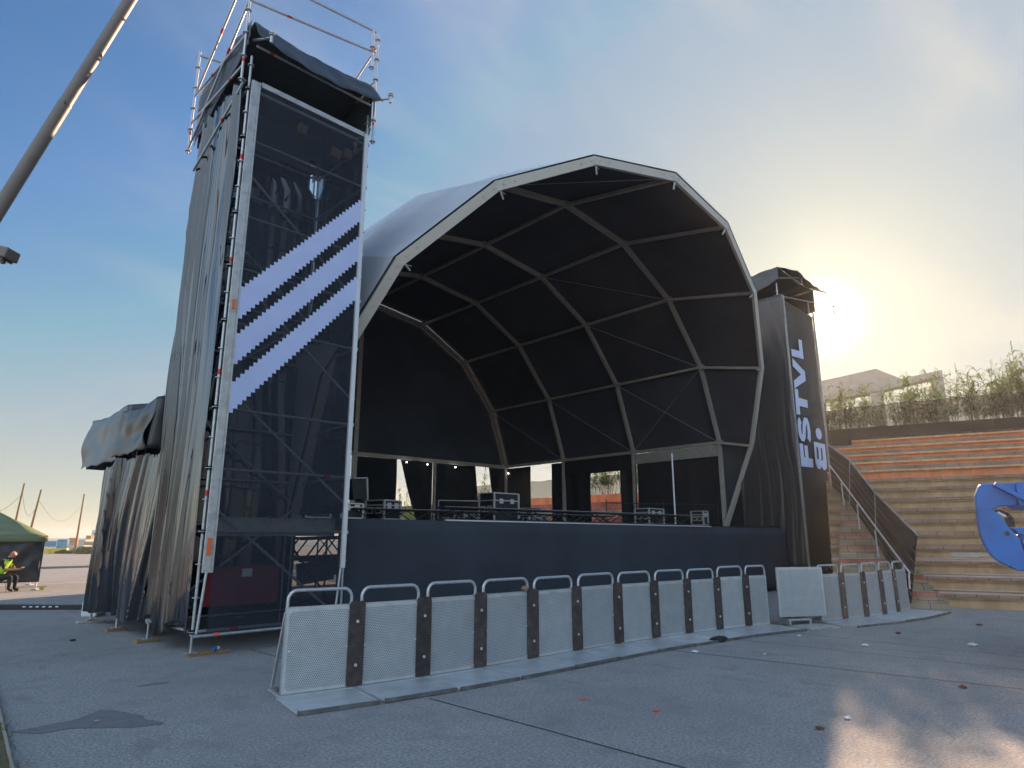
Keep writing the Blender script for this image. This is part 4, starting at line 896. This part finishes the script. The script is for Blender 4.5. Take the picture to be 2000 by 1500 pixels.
for i,(x,y,r,m_,lb) in enumerate(((7.42,2.69,.035,'white','white paper scrap at the right foreground'),(9.78,5.74,.06,'white','crumpled white tissue below the middle barriers'),(12.36,4.07,.06,'white','white litter scrap right of the swing panel'),(13.62,2.81,.08,'white','long torn white litter scrap near the right edge'),(14.32,4.11,.06,'brown','dark twisted litter below the right barriers'),(6.84,2.74,.045,'brown','curled brown leaf left of the paper scrap'),(9.85,2.2,.05,'brown','small dark twig bit in the sunlit patch'),(2.1,7.85,.03,'conc','dry straw bit on the dark asphalt patch'),(3.2,14.0,.05,'black','black scrap on the ground left of the tower'),(10.4,4.9,.03,'white','tiny white speck in the middle of the concrete'),(12.7,5.3,.04,'white','small white bit beside the joining plate'),(16.8,3.3,.06,'brown','dark debris near the foot of the terraces'))):
    blob('litter_scrap',(x,y,.002),r,m_,lb,'litter',.3,i+10,'litter scattered on the concrete')
for (x,y,lb) in ((6.2,5.05,'bright orange spray mark, left one'),(6.34,4.21,'bright orange spray mark, right one')):
    q=MB(); vs=[(x+.055*random.uniform(.5,1.3)*math.cos(k*.6),y+.055*random.uniform(.5,1.3)*math.sin(k*.6),.006) for k in range(10)]; q.add(vs,[tuple(range(10))]); tag(q.build('spray_mark','orangetag'),lb+' on the concrete','paint mark','orange spray marks')

# ---------------------------------------------------------------- mesh fence panels by the brick stair
fp=empty('fence_panels',B(21,.9),0,'black netted metal fence panels descending beside the brick stair','fence'); inv=fp.matrix_basis.inverted()
def pix(px,py,D):   # survey helper used once to place the panel corners in metres
    f=1286.;th=math.atan(298/f);u=(px-1000)/f;v=(750-py)/f;X=u;Y=math.cos(th)-v*math.sin(th);Z=math.sin(th)+v*math.cos(th);r=math.sqrt(.5)
    a,b=(X+Y)*r,(Y-X)*r;t=D/(a*nx+b*ny);return Vector((a*t,b*t,H+Z*t))
cols=[((1617,868),(1625,950),26.9),((1660,900),(1660,985),25.4),((1709,963),(1712,1060),23.1),((1792,1046),(1779,1182),20.2)]
tops=[pix(*a,D) for a,b,D in cols]; bots=[pix(*b,D) for a,b,D in cols]
for k in range(3):
    q=MB(); q.grid(lambda u,v:tuple(bots[k].lerp(bots[k+1],u).lerp(tops[k].lerp(tops[k+1],u),v)+Vector((0,0,.03*fbm(u*5,v*4,k)))),16,12); o=q.build('netted_panel','cloth',fp,thick=.01); o.matrix_parent_inverse=inv
    q=MB(); q.tube(tops[k],tops[k+1],.022,7); q.tube(bots[k],bots[k+1],.022,7); q.tube(bots[k],tops[k],.022,7); o=q.build('panel_frame','galv',fp); o.matrix_parent_inverse=inv
for t in (.15,.3,.45,.6,.75):
    q=MB()
    for k in range(3): a=bots[k].lerp(tops[k],t);b=bots[k+1].lerp(tops[k+1],t); q.tube(a+Vector((-.03,0,0)),b+Vector((-.03,0,0)),.004,4,cap=False)
    o=q.build('panel_wire','galv',fp); o.matrix_parent_inverse=inv
hr=empty('stair_handrail',B(20,.3),0,'pale metal handrail running down the brick stair in front of the black panels','handrail'); inv=hr.matrix_basis.inverted()
ra=pix(1620,908,26.3); rb_=pix(1777,1119,19.9)
o=MB().tube(ra,rb_,.026,8).build('rail','alu_w',hr); o.matrix_parent_inverse=inv
for (a,b,D) in (((1643,943),(1649,988),24.9),((1674,985),(1679,1034),23.5),((1709,1035),(1716,1088),22.1),((1775,1120),(1777,1150),19.95)):
    o=MB().tube(pix(*a,D),pix(*b,D),.02,8).build('post','alu_w',hr); o.matrix_parent_inverse=inv

# ---------------------------------------------------------------- blue machine
DM=12.0; bm=empty('boom_lift',B(DM+.6,-4.2),0,'blue rounded machine body with an open hatch cutting in at the right edge','machine'); inv=bm.matrix_basis.inverted()
def sc(p): s_,z_=p; f=DM/9; return (s_*f,H+(z_-H)*f)
outer=[(-.95,2.30),(-.915,2.22),(-.905,2.09),(-.90,1.95),(-.905,1.80),(-.93,1.68),(-.97,1.575),(-1.03,1.51),(-1.10,1.465),(-1.18,1.415),(-1.5,1.40)]
hole=[(-1.05,2.06),(-1.10,2.012),(-1.135,1.96),(-1.17,1.87)]
q=MB()
pl=[sc(p) for p in [(-1.0,2.345)]+outer]; 
# left rounded shell (everything left of the hatch), plus strips above and below it
shell=[(-1.0,2.345)]+outer[:4]+[(-.90,1.95)]
left=[(-1.0,2.345),(-.965,2.33)]+outer[:11]+[(-1.5,1.48),(-1.28,1.49),(-1.25,1.74),(-1.175,1.86),(-1.135,1.95),(-1.10,2.01),(-1.05,2.06),(-1.14,2.10),(-1.28,2.10),(-1.3,2.345)]
q.prism([B(DM,*sc(p)) for p in left],B(.22,0)-B(0,0))
o=q.build('shell','bluep',bm,bevel=.02); o.matrix_parent_inverse=inv
q=MB(); q.prism([B(DM-.02,*sc(p)) for p in [(-1.29,2.348),(-1.29,2.10),(-1.34,2.07),(-2.6,2.02),(-2.6,2.348)]],B(1.1,0)-B(0,0)); o=q.build('upper_cover','bluep',bm,bevel=.015); o.matrix_parent_inverse=inv
q=MB(); q.prism([B(DM-.015,*sc(p)) for p in [(-1.19,1.865),(-1.25,1.795),(-2.6,1.80),(-2.6,1.87)]],B(.4,0)-B(0,0)); o=q.build('cross_bar','bluep',bm,bevel=.01); o.matrix_parent_inverse=inv
q=MB(); q.prism([B(DM+.05,*sc(p)) for p in [(-1.27,1.79),(-2.6,1.79),(-2.6,1.48),(-1.28,1.48)]],B(.9,0)-B(0,0)); o=q.build('hatch_panel','bluep',bm,bevel=.01); o.matrix_parent_inverse=inv
a_=B(DM-.05,*sc((-1.10,2.335))); b_=B(DM-.05,*sc((-1.52,2.04))); q=MB(); q.beam(a_,b_,.06,.10,up=(nx,ny,0)); o=q.build('slanted_rib','bluep',bm,bevel=.01); o.matrix_parent_inverse=inv
q=MB(); q.box(B(DM+.35,*sc((-1.22,1.925))),(.12,.10,.14),rz=R(16)); o=q.build('inner_bracket','black',bm); o.matrix_parent_inverse=inv
for k in range(3):
    q=MB(); pts=[B(DM+.2+.05*k,*sc(p)) for p in ((-1.08,2.06),(-1.14,2.05-.01*k),(-1.20,2.02-.01*k),(-1.235,1.97),(-1.22,1.93-.01*k))]; q.path(pts,.012,6); o=q.build('hose','black',bm); o.matrix_parent_inverse=inv
q=MB(); q.tube(B(DM+.1,*sc((-1.10,2.03))),B(DM+.1,*sc((-1.165,1.985))),.022,8); o=q.build('piston','alu_w',bm); o.matrix_parent_inverse=inv
o=MB().tube(B(DM-.004,*sc((-1.145,1.805))),B(DM-.02,*sc((-1.145,1.805))),.032,12).build('latch','black',bm); o.matrix_parent_inverse=inv
o=MB().box(B(DM+.6,-3.7,.75),(1.6,2.6,.5),rz=R(16)).build('chassis','black',bm,bevel=.03); o.matrix_parent_inverse=inv
o=MB().tube(B(DM+.6,-3.7,1.0),B(DM+.6,-3.7,1.35),.5,20).build('turntable','black',bm); o.matrix_parent_inverse=inv
for dd in (-.3,1.5):
    for ss in (-2.75,-4.7):
        w_=empty('wheel',(0,0,0)); w_.parent=bm; w_.matrix_parent_inverse=inv
        c_=B(DM+dd,ss,.42); ax=B(.16,0)-B(0,0); MB().tube(c_-ax,c_+ax,.42,24).build('tyre','black',w_); MB().tube(c_-ax*1.03,c_+ax*1.03,.22,16).build('rim','white',w_)

# ---------------------------------------------------------------- leaning mast and floodlight at the upper left
def pixd(px,py,dep):
    f=1286.;th=math.atan(298/f);u=(px-1000)/f;v=(750-py)/f;Y=math.cos(th)-v*math.sin(th);Z=math.sin(th)+v*math.cos(th);t=dep/Y;return V(u*t,dep,H+Z*t)
a_=pixd(0,406,10.0); b_=pixd(254,0,10.6); d_=(b_-a_).normalized(); foot=a_-d_*((a_.z)/d_.z); top=b_+d_*2.2
jo=a_.lerp(b_,.46)
ms=empty('leaning_mast',foot,0,'thick round metal mast slanting across the upper left corner','mast'); inv=ms.matrix_basis.inverted()
for nm,p0,p1,r_,m_ in (('lower_tube',foot,jo,.108,'galvmast'),('upper_tube',jo,top,.102,'galvmast')):
    if 'galvmast' not in M: M['galvmast']=mat('painted_grey_mast',(.19,.155,.13),.5,metal=0,var=.08,scale=4,dirt=(.13,.11,.10),dscale=3,damt=.4)
    o=MB().tube(p0,p1,r_,28).build(nm,m_,ms); o.matrix_parent_inverse=inv
o=MB().tube(jo-d_*.02,jo+d_*.02,.112,28).build('collar',m_,ms); o.matrix_parent_inverse=inv
for k,(t_) in enumerate((.455,)): o=MB().tube(a_.lerp(b_,t_)+Vector((0,-.13,0)),a_.lerp(b_,t_)+Vector((0,-.11,.04)),.015,6).build('bolt','black',ms); o.matrix_parent_inverse=inv
o=MB().box((foot.x,foot.y,.03),(.6,.6,.06)).build('base_plate','galv',ms); o.matrix_parent_inverse=inv
fc=pixd(4,495,9.5); fl=empty('floodlight',(fc.x,fc.y,fc.z),R(-45),'grey boxy floodlight cut by the left edge below the slanting mast','floodlight'); inv=fl.matrix_basis.inverted()
MB().box((0,0,0),(.36,.28,.17),ry=R(12)).build('housing',M['galvmast'],fl,bevel=.02); MB().box((-.02,0,-.10),(.26,.2,.03),ry=R(12)).build('lens','glass',fl); MB().box((.08,-.05,-.14),(.05,.04,.1)).build('bracket','black',fl)
MB().beam((-.05,0,-.12),(-.5,0,-.12),.05,.05).build('arm',M['galvmast'],fl); MB().tube((-.55,0,-fc.z),(-.55,0,.1),.06,12).build('post',M['galvmast'],fl)

# ---------------------------------------------------------------- far left: tent, guard, cable ramp, skyline
cnr=Vector((5.1,28.1,0)); dv_=Vector((5.1,28.1,0)).normalized(); dv_=Matrix.Rotation(R(4),3,'Z')@dv_; rv=Vector((dv_.y,-dv_.x,0)); W3=3.0
tn=empty('pop_up_tent',cnr-rv*1.6+dv_*1.6,0,'green pop-up tent with a black side sheet at the left edge','tent'); inv=tn.matrix_basis.inverted()
def tp(l,d,z): p=cnr-rv*l+dv_*d; return Vector((p.x,p.y,z))
def TP(q,nm,m,**k): o=q.build(nm,m,tn,**k); o.matrix_parent_inverse=inv; return o
for (l,d) in ((0,0),(W3,0),(0,W3),(W3,W3)): q=MB(); q.box(tp(l,d,.9),(.03,.03,1.8),rz=R(45)); q.box(tp(l,d,.02),(.2,.2,.02),rz=R(45)); TP(q,'leg','galv')
q=MB(); ap=tp(W3/2,W3/2,2.72); cs=[tp(-.12,-.12,1.80),tp(W3+.12,-.12,1.80),tp(W3+.12,W3+.12,1.80),tp(-.12,W3+.12,1.80)]
for k in range(4):
    a,b=cs[k],cs[(k+1)%4]
    def fn(u,v,a=a,b=b):
        p=a.lerp(b,u).lerp(ap,v); p.z-=.12*math.sin(u*math.pi)*math.sin(v*math.pi); return tuple(p)
    q.grid(fn,8,8)
TP(q,'canopy','canopyg',thick=.01); q=MB()
for k in range(4):
    a,b=cs[k],cs[(k+1)%4]; q.grid(lambda u,v,a=a,b=b:tuple(a.lerp(b,u)+Vector((0,0,-.2*(1-v)))),8,2)
TP(q,'valance','canopyg',thick=.01)
q=MB(); q.tube(ap+Vector((0,0,-.05)),ap+Vector((0,0,.06)),.25,8,r2=.1); TP(q,'cap','canopyg')
q=MB(); q.grid(lambda u,v:tuple(tp(-.06+W3*u,-.02+.05*fbm(u*8,v*4,2),.28+1.42*v-.02)),40,16); TP(q,'side_sheet','tarp2',thick=.006)
for l in (-.15,.55): q=MB(); q.tube(tp(l,-.3,.06),tp(l,-.22,.06),.07,12); TP(q,'castor','yellow')
q=MB(); q.beam(tp(-.3,-.26,.12),tp(.7,-.26,.12),.04,.04); TP(q,'foot_bar','casealu')
# seated guard
def person():
    pr=empty('person',V(-16.85,22.5,0),R(-45),'seated person in a black shirt and yellow-green vest leaning forward over a phone','person')
    J=[(0,0,.50),(.05,0,.72),(.14,0,.95),(.22,0,1.06),(.30,0,1.13),(.37,0,1.22)]   # pelvis..head
    rad=[.15,.135,.15,.075,.07,.105]
    v=list(J);r=list(rad);e=[(i,i+1) for i in range(5)]
    def chain(st,pts,rs):
        k=st
        for p,rr in zip(pts,rs): v.append(p);r.append(rr);e.append((k,len(v)-1));k=len(v)-1
        return k
    v.append((.42,0,1.25));r.append(.085);e.append((5,6))
    ends=[]
    for sy in (-1,1):
        chain(0,[(.05,sy*.11,.50),(.48,sy*.13,.50),(.46,sy*.13,.10),(.62,sy*.13,.05)],[.105,.075,.05,.04])
        ends.append(chain(2,[(.15,sy*.19,.97),(.30,sy*.21,.72),(.55,sy*.10,.72),(.62,sy*.08,.73)],[.06,.05,.036,.034]))
    me=bpy.data.meshes.new('body'); me.from_pydata(v,e,[]); o=bpy.data.objects.new('body',me); C.objects.link(o); o.parent=pr
    for mm in ('shirt','skin'): me.materials.append(M[mm])
    sk_=o.modifiers.new('skin','SKIN')
    for i,x in enumerate(me.skin_vertices[0].data): x.radius=(r[i],r[i]); x.use_root=(i==0)
    sb=o.modifiers.new('sub','SUBSURF'); sb.levels=2; sb.render_levels=2
    # evaluate so skin areas can be coloured
    dg=bpy.context.evaluated_depsgraph_get(); em=bpy.data.meshes.new_from_object(o.evaluated_get(dg)); o.modifiers.clear(); em.materials.clear(); em.materials.append(M['shirt']); em.materials.append(M['skin'])
    for p in em.polygons:
        c=p.center; p.use_smooth=True; p.material_index=1 if (c.z>1.10 and c.x>.24) or (c.z<.85 and c.z>.6 and c.x>.3) else 0
    o.data=em
    for sy in (-1,1):
        for k in range(5):
            w=(k-2)*.018; L=[.05,.075,.085,.08,.065][k]; a0=Vector((.63,sy*.08+w,.735)); q=MB()
            if k==0: q.path([a0+Vector((-.02,-sy*.02,0)),a0+Vector((.01,-sy*.045,.01)),a0+Vector((.035,-sy*.05,.02))],.010,6)
            else: q.path([a0,a0+Vector((L*.6,0,.012)),a0+Vector((L*.9,0,.035))],.009,6)
            q.build('finger','skin',pr)
    vm=bpy.data.meshes.new('vest'); keep=[p for p in em.polygons if abs(p.center.y)<.175 and .56<p.center.z<1.04 and p.center.x<.27 and not (p.center.x>.17 and p.center.z<.72)]
    idx={};vs=[];fs=[]
    for p in keep:
        f=[]
        for vi in p.vertices:
            if vi not in idx: idx[vi]=len(vs); vs.append(tuple(em.vertices[vi].co+em.vertices[vi].normal*.014))
            f.append(idx[vi])
        fs.append(f)
    vm.from_pydata(vs,[],fs); vm.materials.append(M['hivis']); ve=bpy.data.objects.new('vest',vm); C.objects.link(ve); ve.parent=pr
    q=MB(); q.tube((.455,-.0,1.235),(.50,0,1.215),.016,6,r2=.010); q.build('nose','skin',pr)
    for sy in (-1,1):
        MB().tube((.47,sy*.035,1.27),(.485,sy*.035,1.268),.010,6).build('eye','black',pr); MB().box((.37,sy*.10,1.235),(.04,.015,.055)).build('ear','skin',pr)
    q=MB(); q.box((.485,0,1.185),(.012,.05,.008)); q.build('mouth','redboard',pr)
    MB().box((.70,0,.77),(.08,.15,.012),ry=R(-25)).build('phone_grip','skin',pr)
    return pr
pr_=person(); pv=pr_.location.copy()
tag(MB().box(Vector(pv)+V(.35+.32,0,0)*0+Vector((.5,-.5,.78)),(.08,.15,.012),rz=R(-45)).build('mobile_phone','black'),'dark phone held by the seated person','phone')
stl=empty('folding_stool',(pv.x,pv.y,0),R(-45),'low dark stool under the seated person','stool'); MB().box((0,0,.36),(.4,.4,.04)).build('seat','black',stl)
for sx in (-1,1):
    for sy in (-1,1): MB().tube((sx*.17,sy*.17,0),(sx*.14,sy*.14,.35),.012,6).build('leg','galv',stl)
# cable ramp and red barrier
q=MB(); q.beam((-.5,24.8,.06),(4.75,19.75,.06),.28,.11); cr=q.build('cable_ramp','black'); tag(cr,'low black strip lying across the ground between tent and tower','cable ramp')
q=MB()
for k in range(26):
    if k%9 in (0,1,8): continue
    t=.35+.022*k; q.beam(Vector((-.5,24.8,.075)).lerp(Vector((4.75,19.75,.075)),t)+Vector((-.1,-.105,0)),Vector((-.5,24.8,.075)).lerp(Vector((4.75,19.75,.075)),t+.010)+Vector((-.1,-.105,0)),.01,.03)
q.build('pale_text_dashes','white',cr)  # short dashes in place of the strip's unreadable white lettering
rbx=empty('plastic_barrier',(4.45,18.0,0),R(-45),'red and white plastic barrier peeping out behind the low annex','barrier'); MB().box((0,0,.72),(.25,.4,.75)).build('red_top','red',rbx,bevel=.03); MB().box((0,0,.17),(.35,.4,.34)).build('white_foot','white',rbx,bevel=.03)
# poles
def far_pole(px,pt,dep,lb,lean=0):
    p=pixd(px,1048,dep); zt=H+(1048-pt)/1286*dep*1.03; q=MB(); q.tube((0,0,0),(lean*.7,-lean*.7,zt),.12 if dep>40 else .09,8,r2=.07); o=q.build('timber_pole','wood',loc=(p.x,p.y,0)); tag(o,lb,'pole','tall thin poles on the far left skyline'); return Vector((p.x+lean*.7,p.y-lean*.7,zt))
t1=far_pole(21,950,62,'leftmost thin pole above the tent',.45); t2=far_pole(52,962,58,'second thin pole, leaning a little, right of the tent top',.62); t3=far_pole(150,970,72,'thin pole standing alone between tent and annex',.15)
t0=pixd(-60,950,60)
for i,(a,b,lb) in enumerate(((t0,t1,'left of the leftmost pole'),(t1,t2,'between the two poles over the tent'),(t2,t3,'between the second pole and the lone pole'))):
    q=MB(); q.path([a.lerp(b,k/10)+Vector((0,0,-1.0-(1.6 if i<2 else 1.8)*math.sin(k/10*math.pi))) for k in range(11)],.014,4); tag(q.build('overhead_wire','black'),'thin sagging wire '+lb,'wire','sagging wires between the poles')
# skyline objects
def sky_box(px0,px1,pt,pb,dep,name,mtl,label,cat,depth=2,**k):
    a=pixd(px0,1048,dep);b=pixd(px1,1048,dep);w=(b-a).length;zt=H+(1048-pt)/1286*dep*1.03;zb_=max(-.4,H+(1048-pb)/1286*dep*1.03); c=(a+b)/2
    q=MB(); q.box((0,depth/2,(zt-zb_)/2),(w,depth,zt-zb_)); o=q.build(name,mtl,loc=(c.x,c.y,zb_),rz=R(-45),bevel=.03); return tag(o,label,cat),w,zt-zb_
o,w,h=sky_box(90,101,1069,1079,74,'yellow_barrier','yellow','yellow plastic barrier on the skyline, left one','barrier',.5); o['group']='yellow plastic barriers'
o,w,h=sky_box(102,133,1069,1078,74,'yellow_barrier','yellow','yellow plastic barrier on the skyline, longer right one','barrier',.5); o['group']='yellow plastic barriers'
for px0,px1,pt,pb,lb in ((133,158,1071,1078.5,'lower left pale concrete block of the far stack'),(133,158,1063.5,1070.8,'upper left pale concrete block of the far stack'),(158.5,165,1071,1078.5,'lower right sunlit block of the far stack'),(158.5,165,1063.5,1070.8,'upper right sunlit block of the far stack')):
    sky_box(px0,px1,pt,pb,76,'concrete_block','stone',lb,'concrete block',1.2)[0]['group']='far concrete blocks'
sky_box(113,133,1053,1072,84,'graffiti_wall','wall1','blue painted wall on the far skyline','wall',.4)
sky_box(134.5,151,1050,1070,86,'graffiti_wall','wall2','orange and white painted wall on the far skyline','wall',.4)
sky_box(152,168,1053,1072,92,'low_building','stone','low pale building behind the lone pole','building',5)
bo,w,h=sky_box(178,203,1036,1066,100,'white_building','wallw','white flat roofed building on the skyline beside the annex','building',8)
for k in range(4): MB().box((-w/2+.7+k*(w-1.2)/3.4,-.03,h*.62),(.55,.06,1.0)).build('window','glass',bo)
sky_box(168,178,1046,1060,96,'low_building','wall2','small orange roofed house left of the white building','building',5)
sky_box(166,192,1057,1064,88,'low_building','conc','long low grey building in front of the white one','building',4)
sky_box(88,112,1056,1066,98,'low_building','wall1','hazy low blue grey building right of the tent','building',4)
def bush(px,dep,r,lb):
    p=pixd(px,1048,dep); q=MB(); rnd=random.Random(px)
    for k in range(700):
        a=rnd.uniform(0,6.28);b=rnd.uniform(0,1.5);rr=r*rnd.uniform(.6,1.05); c=Vector((math.cos(a)*math.cos(b)*rr*1.7,math.sin(a)*math.cos(b)*rr,math.sin(b)*rr*.75)); d1=Vector((rnd.gauss(0,1),rnd.gauss(0,1),rnd.gauss(0,1))).normalized()*.13;d2=Vector((rnd.gauss(0,1),rnd.gauss(0,1),rnd.gauss(0,1))).normalized()*.13; q.add([c-d1,c+d1,c+d2],[(0,1,2)])
    tag(q.build('scrub_bush','bush',loc=(p.x,p.y,0)),lb,'bush','scrub bushes on the far edge of the ground')
bush(170,74,.9,'yellow green bush right of the concrete blocks'); bush(180,73,.85,'low bush in front of the grey building'); bush(190,72,.9,'bush nearest the annex'); bush(128,73,.45,'tiny bush at the foot of the yellow barrier')

# ---------------------------------------------------------------- evening haze
hm=bpy.data.materials.new('evening_haze'); hm.use_nodes=True; t=hm.node_tree; t.nodes.remove(t.nodes['Principled BSDF'])
pv_=t.nodes.new('ShaderNodeVolumePrincipled'); pv_.inputs['Color'].default_value=(.92,.97,1,1); pv_.inputs['Density'].default_value=.0008; pv_.inputs['Anisotropy'].default_value=.5
t.links.new(pv_.outputs[0],t.nodes['Material Output'].inputs['Volume'])
hz_=MB().box((400,450,5),(2700,2800,24)).build('haze',hm); hz_['kind']='stuff'; hz_['label']='thin evening haze in the air'
